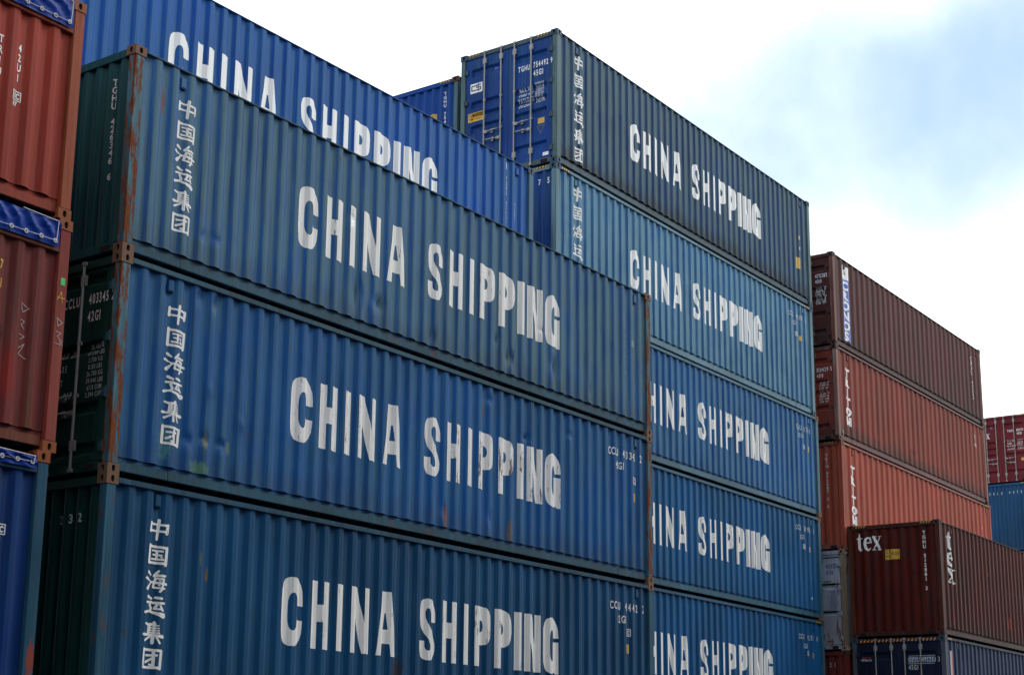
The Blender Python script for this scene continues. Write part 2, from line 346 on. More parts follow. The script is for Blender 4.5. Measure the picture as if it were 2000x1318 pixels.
def lay(mb, pieces, mat, place, us, vs_=(), lift=.003):
    """drape flat pieces over a folded sheet: cut at every fold, then place(u, v, lift)"""
    for vs, fs in pieces:
        if not vs: continue
        bm = bmesh.new(); bv = [bm.verts.new((a_, b, 0)) for a_, b in vs]
        for f in fs:
            try: bm.faces.new([bv[i] for i in f])
            except ValueError: pass
        a0, a1 = min(v[0] for v in vs), max(v[0] for v in vs); b0, b1 = min(v[1] for v in vs), max(v[1] for v in vs)
        for c in us:
            if a0 < c < a1: bmesh.ops.bisect_plane(bm, geom=bm.verts[:]+bm.edges[:]+bm.faces[:], plane_co=(c, 0, 0), plane_no=(1, 0, 0), dist=1e-5)
        for c in vs_:
            if b0 < c < b1: bmesh.ops.bisect_plane(bm, geom=bm.verts[:]+bm.edges[:]+bm.faces[:], plane_co=(0, c, 0), plane_no=(0, 1, 0), dist=1e-5)
        bm.verts.index_update()
        mb.add([place(v.co.x, v.co.y, lift) for v in bm.verts], [[v.index for v in f.verts] for f in bm.faces], mat); bm.free()
# ---- corrugated sheet ---------------------------------------------
def folds(a0, a1, ph, pit, d, c=.09):
    """break points (pos, depth) of a corrugation; ph = right edge of one outer flat"""
    pts = []; k0 = int((a0-ph)/pit)-2; k1 = int((a1-ph)/pit)+2; r_ = pit*.014; sl = pit*.25
    for k in range(k0, k1+1):
        b = ph+k*pit
        pts += [(b-r_, 0), (b+r_, d*r_/sl), (b+sl-r_, d-d*r_/sl), (b+sl+r_, d), (b+2*sl-r_, d), (b+2*sl+r_, d-d*r_/sl), (b+3*sl-r_, d*r_/sl), (b+3*sl+r_, 0)]
    pts = [q for q in pts if a0+.02 < q[0] < a1-.02]
    return [(a0, pts[0][1])]+pts+[(a1, pts[-1][1])]
def depth_at(pts, x):
    if x <= pts[0][0]: return pts[0][1]
    lo, hi = 0, len(pts)-1
    while hi-lo > 1:
        m_ = (lo+hi)//2
        if pts[m_][0] <= x: lo = m_
        else: hi = m_
    (a_, p), (b, q) = pts[lo], pts[hi]
    return p+(q-p)*(min(x, b)-a_)/(b-a_)
# ------------------------------------------------------------------ the container kit
def casting_mesh(mat):
    mb = MB(); X, Y, Z = .178, .162, .118
    def ring(o, a, b, la, lb, nrm, ra, rb):
        n = 20; o, a, b, nrm = map(Vector, (o, a, b, nrm)); c = o+a*la/2+b*lb/2
        rect = []
        for k in range(n):
            t = 2*math.pi*(k+.5)/n; cx, cy = math.cos(t), math.sin(t); m_ = max(abs(cx), abs(cy)); rect.append(c+a*(cx/m_*la/2)+b*(cy/m_*lb/2))
        ov = []
        for k in range(n):
            t = 2*math.pi*(k+.5)/n; ca, sa = math.cos(t), math.sin(t)
            ov.append(c+a*ra*math.copysign(abs(ca)**.8, ca)+b*rb*math.copysign(abs(sa)**.8, sa))
        inn = [q-nrm*.022 for q in ov]
        mb.add(rect+ov, [(k, (k+1) % n, n+(k+1) % n, n+k) for k in range(n)], mat)
        mb.add(ov+inn, [(k, (k+1) % n, n+(k+1) % n, n+k) for k in range(n)], mat)
        mb.add(inn, [tuple(range(n))], M['hole'])
        # corners of the face
        cs = [o, o+a*la, o+a*la+b*lb, o+b*lb]
        for q in cs:
            near = sorted(range(n), key=lambda k: (rect[k]-q).length)[:2]
            mb.add([q, rect[near[0]], rect[near[1]]], [(0, 1, 2)], mat)
    ring((0, 0, 0), (1, 0, 0), (0, 0, 1), X, Z, (0, -1, 0), .026, .038)
    ring((0, Y, 0), (1, 0, 0), (0, 0, 1), X, Z, (0, 1, 0), .026, .038)
    ring((0, 0, 0), (0, 1, 0), (0, 0, 1), Y, Z, (-1, 0, 0), .026, .038)
    ring((X, 0, 0), (0, 1, 0), (0, 0, 1), Y, Z, (1, 0, 0), .026, .038)
    mb.add([(0, 0, 0), (X, 0, 0), (X, Y, 0), (0, Y, 0), (0, 0, Z), (X, 0, Z), (X, Y, Z), (0, Y, Z)], [(0, 3, 2, 1), (4, 5, 6, 7)], mat)
    return mb.mesh('corner_casting')
STD_BANDS = [(.33, .52), (.93, 1.08), (1.20, 1.36), (1.62, 1.78), (2.12, 2.27)]
HC_BANDS = [(.36, .56), (1.09, 1.27), (1.36, 1.52), (1.63, 1.84), (2.35, 2.54)]
HIGH = 'two'
def hazard(mb, place, u0, u1, v0, v1, n, col):
    lay(mb, [rect2d(u0, u1, v0, v1)], M['black'], place, (), (), .0015)
    st = (u1-u0)/n
    for i in range(n): lay(mb, [rect2d(u0+i*st+.1*st, u0+i*st+.5*st, v0+.004, v1-.004, st*.3)], M[col], place, (), (), .003)
def container(label, x, y, ztop, H, mats, yaw=0., end='panel', pitch=.2785, phase=.155, depth=.036, marks=(), endmarks=(), group='shipping containers stacked in the yard',
              opentop=None, haz=None, rodmat='zinc', seed=0, epitch=.222, vent=True, bands=None, cast=None, rail=None, post=None, dpanel=None, endmat=None, thin=False, dents=()):
    """x, y = near left corner in plan, ztop = top of the castings"""
    root = bpy.data.objects.new('shipping_container', None); COL.objects.link(root)
    root.empty_display_size = .3; root.location = (x, y, ztop-H); root.rotation_euler = (0, 0, yaw)
    root['label'] = label; root['category'] = 'shipping container'; root['group'] = group
    pm = mats; rail = rail or pm; post = post or rail; cast = cast or post
    # castings
    cm = casting_mesh(cast)
    for cx in (0, LEN-.178):
        for cy in (0, WID-.162):
            for cz in (0, H-.118): link_mesh('corner_casting', cm, root, (cx, cy, cz))
    # posts
    for sx, x0, x1 in ((0, .008, .155), (1, LEN-.155, LEN-.008)):
        for y0, y1 in ((.006, .12), (WID-.12, WID-.006)):
            mb = MB(); mb.box(x0, x1, y0, y1, .118, H-.118, post, .008); mb.build('corner_post', root)
    drop = opentop[1] if opentop else 0
    # side rails
    for k, (y0, y1, yb0, yb1) in enumerate(((.006, .066, .030, .10), (WID-.066, WID-.006, WID-.10, WID-.030))):
        mb = MB(); zt = H-(.032 if not opentop else .008)-drop; rh = .024 if thin else .066
        mb.box(.178 if not opentop else .155, LEN-(.178 if not opentop else .155), y0-(.004 if k == 0 else 0), y1, zt-rh, zt, rail, .006)
        if haz and k == 0:
            pl = lambda u, v, l: (u, y0-.004-l, v)
            hb = .022 if thin else .058
            hazard(mb, pl, .20, .50, zt-hb, zt-.004, 4, haz); hazard(mb, pl, LEN-.5, LEN-.2, zt-hb, zt-.004, 4, haz)
        mb.build('top_rail', root)
        mb = MB(); mb.box(.178, LEN-.178, yb0+.018 if k == 0 else yb0, yb1, .052, .164, rail, .006)
        mb.box(.155, LEN-.155, yb0+.035 if k == 0 else yb0, yb1+.0 if k == 0 else yb1-.035, .16, .215, pm)
        if k == 0:
            for jx in (.95, LEN-1.1): mb.box(jx, jx+.008, yb0+.014, yb0+.03, .052, .164, M['black'])
        mb.build('bottom_rail', root)
    # side walls with their painted marks
    pts = folds(.15, LEN-.15, phase, pitch, depth); us = [q[0] for q in pts[1:-1]]
    z0, z1 = .212, H-(.045 if thin else .065)-drop; bs = .012 if thin else .020
    rnd = random.Random(seed*7+3)
    for k in (0, 1):
        mb = MB(); n = len(pts)
        Yf = (lambda dd: bs+dd) if k == 0 else (lambda dd: WID-bs-dd)
        dn = dents if k == 0 else ()
        def dent(u, v):
            t_ = 0
            for (du_, dv_, ru, rv, dd) in dn:
                e_ = ((u-du_)/ru)**2+((v-dv_)/rv)**2
                if e_ < 6: t_ += 1.7*dd*math.exp(-e_*1.3)
            return t_
        zr = [z0+(z1-z0)*i/44 for i in range(45)] if dn else [z0, z1]
        vs = [(q[0], Yf(q[1]+dent(q[0], z)), z) for z in zr for q in pts]
        fs = [(r_*n+i, r_*n+i+1, (r_+1)*n+i+1, (r_+1)*n+i) if k == 0 else (r_*n+i+1, r_*n+i, (r_+1)*n+i, (r_+1)*n+i+1) for r_ in range(len(zr)-1) for i in range(n-1)]
        mb.add(vs, fs, dpanel or pm, bool(dn))
        # inner skin so the sheet has thickness at its lower edge
        vs2 = [(q[0], Yf(q[1]+.004+dent(q[0], z)), z) for z in zr for q in pts]
        mb.add(vs2, [f[::-1] for f in fs], dpanel or pm, True)
        mb.add([(q[0], Yf(q[1]+dy+dent(q[0], z0)), z0) for dy in (0, .004) for q in pts], [(i, n+i, n+i+1, i+1) for i in range(n-1)], dpanel or pm)
        if k == 0:
            place = lambda u, v, l: (u, bs+depth_at(pts, u)+dent(u, v)-l, v)
            for mk in marks: draw_mark(mb, mk, place, us, zr[1:-1] if dn else (), H)
            mb.build('side_panel', root)
        else: mb.build('side_panel', root)
    if vent:
        for vx in (phase+round(.56/pitch)*pitch+pitch*.36, phase+int((LEN-.5-phase)/pitch)*pitch+pitch*.36):
            mb = MB(); dpt = bs+depth
            mb.box(vx-.045, vx+.045, dpt-.030, dpt-.0005, H-.285, H-.135, pm, .006)
            mb.box(vx-.03, vx+.03, dpt-.0315, dpt-.029, H-.275, H-.262, M['hole'])
            mb.build('vent_cover', root)
    # roof and floor
    mb = MB()
    if opentop:
        pass
    else:
        rp = folds(.18, LEN-.18, .3, .21, .018)
        n = len(rp); mb.add([(q[0], yy, H-.02-q[1]) for yy in (.05, WID-.05) for q in rp], [(i, i+1, n+i+1, n+i) for i in range(n-1)], pm)
        mb.add([(q[0], yy, H-.026-q[1]) for yy in (.05, WID-.05) for q in rp], [(i, n+i, n+i+1, i+1) for i in range(n-1)], pm)
        mb.build('roof_panel', root)
    mb = MB(); mb.box(.16, LEN-.16, .10, WID-.10, .145, .18, M['floor'])
    for i in range(32): mb.box(.3+i*.37, .345+i*.37, .10, WID-.10, .035, .144, M['floor'])
    mb.build('underfloor', root)
    # ends
    for side in (0, 1):
        fl = (lambda X_: X_) if side == 0 else (lambda X_: LEN-X_)
        def bx(mb, xa, xb, *r, **kw):
            a_, b = fl(xa), fl(xb); mb.box(min(a_, b), max(a_, b), *r, **kw)
        kind = end if side == 0 else 'panel'
        mb = MB(); bx(mb, .012, .09, .162, WID-.162, H-.125, H-.02, rail if not (endmat and not haz) else endmat, ch=.006)
        if side == 0 and haz:
            pl = lambda u, v, l: (.012-l, WID-u, v)
            if haz == 'orange': hazard(mb, pl, .21, WID-.21, H-.115, H-.045, 21, haz)
            else: hazard(mb, pl, .21, .50, H-.075, H-.022, 4, haz); hazard(mb, pl, WID-.50, WID-.21, H-.075, H-.022, 4, haz)
        mb.build('top_rail', root)
        mb = MB(); bx(mb, .012, .10, .162, WID-.162, .04, .155, rail if not (endmat and not haz) else endmat, ch=.006)
        for ya in (.24, WID-.40): bx(mb, .008, .0125, ya, ya+.16, .045, .125, M['hole'])
        mb.build('bottom_rail', root)
        if kind == 'panel':
            ep = folds(.12, WID-.12, .222, epitch, .042); n = len(ep); mb = MB(); e0, e1 = .15, H-.12
            vs = [(fl(.025+q[1]), WID-q[0], z) for z in (e0, e1) for q in ep]
            mb.add(vs, [(i, i+1, n+i+1, n+i) for i in range(n-1)], endmat or pm, True)
            if side == 0:
                place = lambda u, v, l: (.025+depth_at(ep, u)-l, WID-u, v)
                for mk in endmarks: draw_mark(mb, mk, place, [q[0] for q in ep[1:-1]], (), H)
            mb.build('end_panel', root)
        else:
            bd = bands or (HC_BANDS if H > 2.7 else STD_BANDS)
            d0, d1 = .165, H-.135
            vb = []
            for a_, b in bd: vb += [H-a_, H-a_-.05, H-b+.05, H-b]
            vb = sorted(vb)
            def dz(v):
                for a_, b in bd:
                    t_ = H-v
                    if a_ <= t_ <= b: return .046*min(1, (t_-a_)/.05, (b-t_)/.05)
                return 0
            for (ya, yb) in ((1.226, WID-.135), (.135, 1.212)):
                mb = MB(); cols = [ya, ya+.13, ya+.16, yb-.16, yb-.13, yb]; rws = sorted(set([d0]+vb+[d1]))
                vs = [(fl(.03+(dz(z) if 1 < ci < 4 else 0)), yy, z) for z in rws for ci, yy in enumerate(cols)]
                nc = len(cols)
                mb.add(vs, [(r_*nc+c_+1, r_*nc+c_, (r_+1)*nc+c_, (r_+1)*nc+c_+1) for r_ in range(len(rws)-1) for c_ in range(nc-1)], endmat or pm)
                for yy in (ya, yb): mb.box(fl(.03), fl(.07), yy-.0015, yy+.0015, d0, d1, M['gasket'])
                if side == 0:
                    place = lambda u, v, l: (.03+(dz(v) if (ya+.15 < WID-u < yb-.15) else 0)-l, WID-u, v)
                    for mk in endmarks:
                        ymk = WID-mk[1][0]
                        if ya-.01 < ymk < yb+.01: draw_mark(mb, mk, place, [WID-c_ for c_ in cols], vb, H)
                dr = mb.build('door', root)
                c0 = (ya+yb)/2
                for j, ry in enumerate((1.81, 1.39) if ya > 1 else (1.05, .635)):
                    g = MB(); g.cyl((fl(-.005), ry, .06), (fl(-.005), ry, H-.035), .017, M[rodmat], 12)
                    for zb in (.05, H-.075): g.box(fl(-.004)-.02, fl(-.004)+.02, ry-.035, ry+.03, zb, zb+.05, M[rodmat], .005)
                    for zb in (.30, H-.32): g.box(fl(.008)-.022, fl(.008)+.022, ry-.045, ry+.045, zb, zb+.13, M[rodmat], .008)
                    for zb in (H*.36, H*.60): g.box(fl(.008)-.022, fl(.008)+.022, ry-.03, ry+.03, zb, zb+.05, M[rodmat], .006)
                    g.build('lock_rod', dr)
                    g = MB(); hz_ = H*.29+(.19 if (j == 0) == (ya > 1) or ya < 1 and j == 0 else 0)
                    hz_ = H*.29+(.19 if j == 0 else 0); dr_ = -1 if j == 0 else 1
                    g.box(fl(-.02)-.008, fl(-.02)+.008, min(ry, ry+dr_*.10), max(ry, ry+dr_*.10), hz_-.03, hz_+.03, M[rodmat], .004)
                    g.cyl((fl(-.024), ry+dr_*.08, hz_), (fl(-.03), ry+dr_*.36, hz_+.012), .013, M[rodmat], 8)
                    g.box(fl(.008)-.02, fl(.008)+.02, ry+dr_*.20-.03, ry+dr_*.20+.03, hz_-.045, hz_+.045, M[rodmat], .006)
                    g.build('door_handle', dr)
                hy = yb if ya > 1 else ya
                for q in (.09, .36, .64, .90):
                    g = MB(); zz = .1+q*(H-.25); s_ = 1 if ya > 1 else -1
                    g.box(fl(.012)-.012, fl(.012)+.012, min(hy-s_*.06, hy+s_*.035), max(hy-s_*.06, hy+s_*.035), zz-.05, zz+.05, rail, .004)
                    g.cyl((fl(-.004), hy+s_*.02, zz-.065), (fl(-.004), hy+s_*.02, zz+.065), .013, rail, 8)
                    g.build('hinge', dr)
            mb = MB(); a_, b = fl(.034), fl(.10); mb.box(min(a_, b), max(a_, b), 1.2125, 1.2255, d0, d1, M['gasket']); mb.build('door_seal', root)
            mb = MB(); a_, b = fl(.085), fl(.10); mb.box(min(a_, b), max(a_, b), .12, WID-.12, .15, H-.12, M['gasket']); mb.build('door_frame', root)
    return root
def draw_mark(mb, mk, place, us, vs_, H):
    """mk = (kind, (u, drop_from_top), ...)"""
    k, (u, dv) = mk[0], mk[1]; v = H-dv
    if k == 'big':      # CHINA SHIPPING
        mat = M[mk[2]]; xs = [2.94, 3.50, 3.99, 4.27, 4.80, 5.74, 6.25, 6.76, 7.03, 7.55, 8.07, 8.34, 8.85]
        for ch, lx in zip('CHINASHIPPING', xs):
            polys, wd = big_letter(ch); vv, ff = union(polys)
            lay(mb, [([(lx+u+a_, v-b) for a_, b in vv], [f[::-1] for f in ff])], mat, place, us, vs_)
    elif k == 'cn':
        mat = M[mk[2]]; cw, chh, pt = mk[3] if len(mk) > 3 else (.305, .240, .2945)
        for i, ch in enumerate('中国海运集团'):
            polys = []
            for pts, ws in CN[ch]: polys += stroke(pts, [q*1.05 for q in ws] if isinstance(ws, list) else ws*1.05)
            vv, ff = union([ccw(p) for p in polys])
            lay(mb, [([(u+a_*cw, v-i*pt-b*chh) for a_, b in vv], [f[::-1] for f in ff])], mat, place, us, vs_)
    elif k == 'text': lay(mb, text2d(mk[2], u, v, mk[3], **mk[5]), M[mk[4]], place, us, vs_)
    elif k == 'rect': lay(mb, [rect2d(u, u+mk[2], v-mk[3], v, mk[5] if len(mk) > 5 else 0)], M[mk[4]], place, us, vs_, .0022)
    elif k == 'line':
        for i in range(len(mk[2])-1):
            lay(mb, [(p, [tuple(range(len(p)))]) for p in stroke([(u+a_, v-b) for a_, b in mk[2][i:i+2]], mk[3], False)], M[mk[4]], place, us, vs_, .003+.0004*i)
    elif k == 'strokes':
        polys = []
        for pts, ws in mk[2]: polys += stroke([(u+a_, v-b) for a_, b in pts], ws)
        vv, ff = union([ccw(p) for p in polys]); lay(mb, [(vv, ff)], M[mk[3]], place, us, vs_, .0045)
def ic_box(u, dv, s_=.12, col='white', num=None):
    """small outlined box with the letters ic in it"""
    t = s_*.09
    o = [('strokes', (u, dv), [([(0, 0), (s_, 0), (s_, s_*.85), (0, s_*.85), (0, 0)], t), ([(s_*.22, s_*.2), (s_*.22, s_*.65)], t), ([(s_*.38, 0), (s_*.38, s_*.85)], t*.7), ([(s_*.85, s_*.28), (s_*.68, s_*.18), (s_*.52, s_*.32), (s_*.52, s_*.55), (s_*.68, s_*.68), (s_*.85, s_*.58)], t*1.1)], col)]
    if num: o.append(('text', (u+s_*.05, dv+s_*1.0), num, s_*.42, col, dict(wsc=.9)))
    return o
def data_block(u, dv, h, rows, col='fadedwhite', wsc=.6, step=None):
    return [('text', (u, dv+i*(step or h*1.5)), r_, h, col, dict(wsc=wsc)) for i, r_ in enumerate(rows)]
# ------------------------------------------------------------------ ground
g = MB(); S_ = 1500; n = 24
g.add([(-S_+2*S_*i/n, -S_+2*S_*j/n, -10.37) for j in range(n+1) for i in range(n+1)], [(j*(n+1)+i, j*(n+1)+i+1, (j+1)*(n+1)+i+1, (j+1)*(n+1)+i) for j in range(n) for i in range(n)], plain('yard asphalt', (.045, .045, .044), .9))
go = g.build('ground'); go['kind'] = 'structure'; go['label'] = 'dark asphalt yard surface under the stacks'
# ------------------------------------------------------------------ paints of the containers
BLU = (.005, .058, .22); TEAL = (.05, .155, .20)
GREENSCUFF = (.06, .19, .19); RUSTC = (.17, .055, .02)
def blue(name, seed, col=BLU, worn=TEAL, wa=.75, rust=.12, grime=.35, rib_sheen=.55, low=.5, spots=(), rough=.50, ribmid=.038): return paint(name, col, worn, wa, rust, grime, seed, rib_sheen=rib_sheen, low=low, spots=spots, rough=rough, ribmid=ribmid)
frame_rusty = lambda nm, seed, col=(.045, .13, .17), rust=1.0: paint(nm, col, tuple(c*1.35+.02 for c in col), .7, rust, .4, seed, fine=.9)
cast_rusty = paint('rusty corner casting', (.13, .075, .05), (.2, .1, .06), .6, .9, .3, 5)
cast_blue = paint('blue corner casting', (.035, .08, .13), (.10, .13, .15), .6, .55, .3, 6)
cast_brown = paint('brown corner casting', (.06, .028, .022), (.14, .08, .06), .6, .6, .3, 7)
G1 = 'blue shipping containers in the front stack'; G2 = 'blue shipping containers in the second row'; G3 = 'red and brown shipping containers at the right'; G4 = 'open-top shipping containers at the left'
STK = dict(stacked=True)
def china(bigdrop, cndrop, col='white', cu=.735, du=0., cs_=(.305, .240, .2945)):
    return [('big', (du, bigdrop), col), ('cn', (cu, cndrop), col, cs_)]
WIDE = dict(cs_=(.38, .30, .405)); WIDS = dict(cs_=(.40, .28, .2945))
# ---- front stack A (x=0, y=0)
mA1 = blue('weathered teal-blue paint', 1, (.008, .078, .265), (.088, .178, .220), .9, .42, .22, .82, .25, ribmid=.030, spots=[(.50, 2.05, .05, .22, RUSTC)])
endA = paint('green-tinged end paint', (.006, .060, .072), (.03, .11, .11), .6, .15, .3, 71)
endA2 = paint('dark green door paint', (.004, .042, .034), (.02, .07, .055), .6, .10, .3, 72)
railA = frame_rusty('worn blue rail paint', 1, (.022, .075, .11), .8); postA = frame_rusty('rusted turquoise post', 2, (.05, .14, .18), 1.9)
container('teal-blue CHINA SHIPPING container, topmost of the front stack, beside the faded red open-top', 0, 0, 0, STD, mA1, rail=railA, post=postA, cast=cast_rusty, seed=1, group=G1, thin=True, endmat=endA,
  dents=[(1.28, .56, .05, .05, .02), (1.50, .56, .07, .03, .025), (4.22, .55, .10, .22, .02), (4.05, 1.62, .05, .10, .018), (4.66, .55, .12, .10, .03), (4.50, .42, .04, .20, -.015), (7.52, .70, .05, .08, .02), (7.87, .46, .10, .12, .025), (8.72, 1.12, .08, .05, .008), (9.1, .6, .12, .18, .025), (10.2, .45, .06, .1, .015), (5.9, .35, .05, .1, .015)],
  marks=china(.81, .40, 'white_mid', .755)+[('text', (11.33, .45), 'TGHU 426346 6', .075, 'fadedwhite', dict(stacked=True, pitch=.093, wsc=.75)), ('text', (11.60, .355), '42G1', .075, 'fadedwhite', dict(stacked=True, pitch=.10, wsc=.75))]+ic_box(11.53, 1.0, .11, 'fadedwhite'),
  endmarks=[('text', (WID-.39, .34), 'TGHU 426346 6', .085, 'fadedwhite', dict(stacked=True, pitch=.1, wsc=.7))])
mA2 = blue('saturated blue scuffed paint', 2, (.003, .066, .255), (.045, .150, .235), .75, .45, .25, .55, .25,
  spots=[(.86, .50, .12, .26, GREENSCUFF), (1.42, .28, .20, .10, (.09, .20, .12)), (1.50, .62, .05, .12, (.16, .17, .10)), (1.90, .60, .05, .1, (.13, .17, .13)), (6.3, .35, .09, .25, RUSTC), (7.9, .35, .08, .22, (.14, .10, .05)), (.98, 2.2, .02, .12, (.12, .10, .03)), (1.55, 2.25, .02, .14, (.12, .10, .03)), (7.2, 2.1, .03, .12, RUSTC), (11.65, 2.2, .05, .16, (.14, .11, .04))])
rows = ['30.480 KG', '67.200 LBS', ' 3.700 KG', ' 8.150 LBS', '26.780 KG', '59.040 LBS', ' 67.8 CUM', '2.394 CUFT']
container('deep blue CHINA SHIPPING container with green scrapes low at its left, second in front stack', 0, 0, -STD, STD, mA2, end='door', rail=railA, post=postA, cast=cast_rusty, seed=2, group=G1, rodmat='zinc', bands=[(.18, .34), (1.0, 1.16), (1.72, 1.88), (2.2, 2.36)],
  endmat=endA2, dents=[(.75, 2.32, .04, .09, .02), (1.29, 2.36, .05, .09, .025), (1.55, 2.34, .05, .10, .025), (1.52, 1.23, .04, .10, -.018), (2.10, .92, .04, .08, -.015), (1.22, .58, .07, .07, .02), (1.49, .64, .06, .05, .025), (1.77, .62, .06, .05, .025), (6.25, .45, .05, .12, .02), (7.38, .5, .06, .12, .02), (8.31, 1.9, .10, .03, .02), (7.34, 2.29, .05, .05, .02), (9.6, 2.15, .08, .04, .02), (3.8, .75, .05, .1, .01)],
  marks=china(.83, .415, 'white_worn', .80, .03)+[('text', (10.80, .40), 'CCLU 403345 2', .125, 'white_mid', dict(wsc=.60, adv=.081)), ('text', (10.99, .62), '42G1', .12, 'white_mid', dict(wsc=.62)), ('rect', (11.57, 1.09), .10, .15, 'yellow')]+ic_box(11.56, .82, .13, 'white_mid'),
  endmarks=[('text', (WID-.99, .43), 'CCLU', .12, 'white_mid', dict(wsc=.52)), ('text', (WID-.55, .43), '403345 2', .12, 'white_mid', dict(wsc=.50)), ('text', (WID-.55, .64), '42G1', .12, 'white_mid', dict(wsc=.5))]
  +data_block(WID-.50, 1.04, .055, rows)+data_block(WID-1.06, 1.08, .080, ['MAX. GR', 'TARE', 'NET', 'CU. CAP.'], 'fadedwhite', .6, .165))
mA3 = blue('dark teal-blue paint', 3, (.003, .056, .155), (.026, .100, .165), .6, .3, .2, .3, .1, spots=[(5.27, .72, .13, .2, (.035, .025, .018)), (1.66, 1.62, .03, .1, (.2, .1, .02)), (1.52, 1.80, .015, .1, (.12, .12, .02))])
container('dark blue CHINA SHIPPING container with a torn black patch under its A, in front stack', 0, 0, -2*STD, STD, mA3, rail=frame_rusty('blue rail paint, little rust', 3, (.018, .065, .11), .6), post=frame_rusty('blue post paint, little rust', 4, (.02, .085, .14), .9), cast=cast_rusty, seed=3, group=G1,
  marks=china(.835, .415, 'white_mid', .70)+[('text', (10.84, .40), 'CCLU 414432 2', .125, 'white_mid', dict(wsc=.60, adv=.081)), ('text', (11.03, .62), '42G1', .12, 'white_mid', dict(wsc=.62)), ('rect', (11.33, 1.08), .10, .15, 'yellow')]+ic_box(11.33, .83, .13, 'white_mid')+[('line', (.38, 1.72), [(0, 0), (.12, -.02)], .01, 'black'), ('line', (.40, 1.76), [(0, 0), (.11, .01)], .01, 'black')],
  endmat=endA2, endmarks=[('text', (WID-1.0+.18*i, .42), c_, .10, 'fadedwhite', dict(wsc=.6)) for i, c_ in enumerate('4232')])
# ---- stack J, open tops
def tarp(root, H, d0, d1, seed):
    """tarpaulin over an open top, hanging down its side between d0 and d1 below the top"""
    rnd = random.Random(seed); mb = MB(); x0, x1 = .17, LEN-.185; nx = 620; nz_ = 12
    def yy(xx, t):
        a_ = noise.noise(Vector((xx*3.2+t*1.3, t*.5, seed)))+.5*noise.noise(Vector((xx*9+t*5, t, seed+3)))
        dg_ = abs(math.sin((xx-.30*t)*math.pi/.21+a_*2.2))**.5
        return -.016-.042*(1-dg_)*(.25+.75*math.sin(min(1, t*1.25+.1)*math.pi))-.02*a_*(1-t)
    vs = []
    for j in range(nz_+1):
        t = j/nz_
        for i in range(nx+1):
            xx = x0+(x1-x0)*i/nx; vs.append((xx, yy(xx, t), H-d0-(d1-d0+.03)*t))
    mb.add(vs, [((j+1)*(nx+1)+i, (j+1)*(nx+1)+i+1, j*(nx+1)+i+1, j*(nx+1)+i) for j in range(nz_) for i in range(nx)], M['tarp'], True)
    top = []
    for j in range(7):
        for i in range(nx+1):
            xx = x0+(x1-x0)*i/nx; f = j/6; top.append((xx, yy(xx, 0)*(1-f)+f*WID/2, H-d0+.05*math.sin(f*math.pi/2)*abs(math.sin(xx*4))*.3))
    mb.add(top, [(j*(nx+1)+i, j*(nx+1)+i+1, (j+1)*(nx+1)+i+1, (j+1)*(nx+1)+i) for j in range(6) for i in range(nx)], M['tarp'], True)
    mb.box(x0, x1, WID/2, WID-.01, H-d0-.01, H-d0+.004, M['tarp'])
    tp = mb.build('tarpaulin', root)
    ze = H-d1+.028+.0
    em = MB(); nseg, ns = 20, 8
    for a_ in range(nseg):
        for b in range(ns): pass
    vs = [((.021+.007*math.cos(2*math.pi*b/ns))*math.cos(2*math.pi*a_/nseg), -.007*math.sin(2*math.pi*b/ns)-.002, (.021+.007*math.cos(2*math.pi*b/ns))*math.sin(2*math.pi*a_/nseg)) for a_ in range(nseg) for b in range(ns)]
    em.add(vs, [(a_*ns+b, ((a_+1) % nseg)*ns+b, ((a_+1) % nseg)*ns+(b+1) % ns, a_*ns+(b+1) % ns) for a_ in range(nseg) for b in range(ns)], M['rope'], True)
    em.add([(.014*math.cos(2*math.pi*k/12), -.001, .014*math.sin(2*math.pi*k/12)) for k in range(12)], [tuple(range(12))], M['hole'])
    eme = em.mesh('eyelet'); ex = [LEN-.245-.193*i for i in range(14)]
    for xx in ex: link_mesh('eyelet', eme, tp, (xx, yy(xx, .9)-.006, ze))
    rp = MB(); pr = None
    for xx in ex:
        q = (xx, yy(xx, .9)-.012, ze)
        if pr: rp.cyl(pr, q, .004, M['rope'], 6)
        pr = q
    q0 = (ex[0], yy(ex[0], .9)-.012, ze); q1 = (LEN-.215, -.03, H-d0-.01)
    rp.cyl(q0, (LEN-.225, -.028, ze+.03), .0055, M['rope'], 6); rp.cyl((LEN-.225, -.028, ze+.03), q1, .0055, M['rope'], 6)
    rp.cyl(q1, (LEN-.7, -.04, H-d0+.004), .0055, M['rope'], 6)
    rp.build('lashing_rope', tp)
JX, JY = -.94-LEN, -.223
red1 = paint('faded red-brown paint', (.27, .030, .018), (.31, .062, .042), .8, .10, .25, 11, rib_sheen=.3)
rjail = paint('red rail paint', (.22, .035, .018), (.26, .07, .04), .6, .35, .3, 12); rjpost = paint('rusting orange-red post', (.30, .062, .025), (.30, .11, .06), .7, 1.0, .4, 13)
castJ = paint('rusty orange casting', (.27, .075, .025), (.2, .08, .04), .6, .8, .2, 14)
jR = lambda d_: LEN-d_
r = container('faded red open-top container marked 42U1, blue tarpaulin over it, topmost of left stack', JX, JY, .03, STD, red1, pitch=.2705, phase=11.854-.2705*43, opentop=True and (1, .345), rail=rjail, post=rjpost, cast=castJ, seed=11, group=G4, vent=False,
  marks=[('text', (jR(.815), .80), '42U1', .085, 'white', dict(stacked=True, pitch=.115, wsc=.8)), ('text', (jR(1.06), .78), 'TRIU 060173 2', .085, 'white', dict(stacked=True, pitch=.125, wsc=.8))]+ic_box(jR(.875), 1.35, .12, 'white', '87'))
tarp(r, STD, .045, .345, 1)
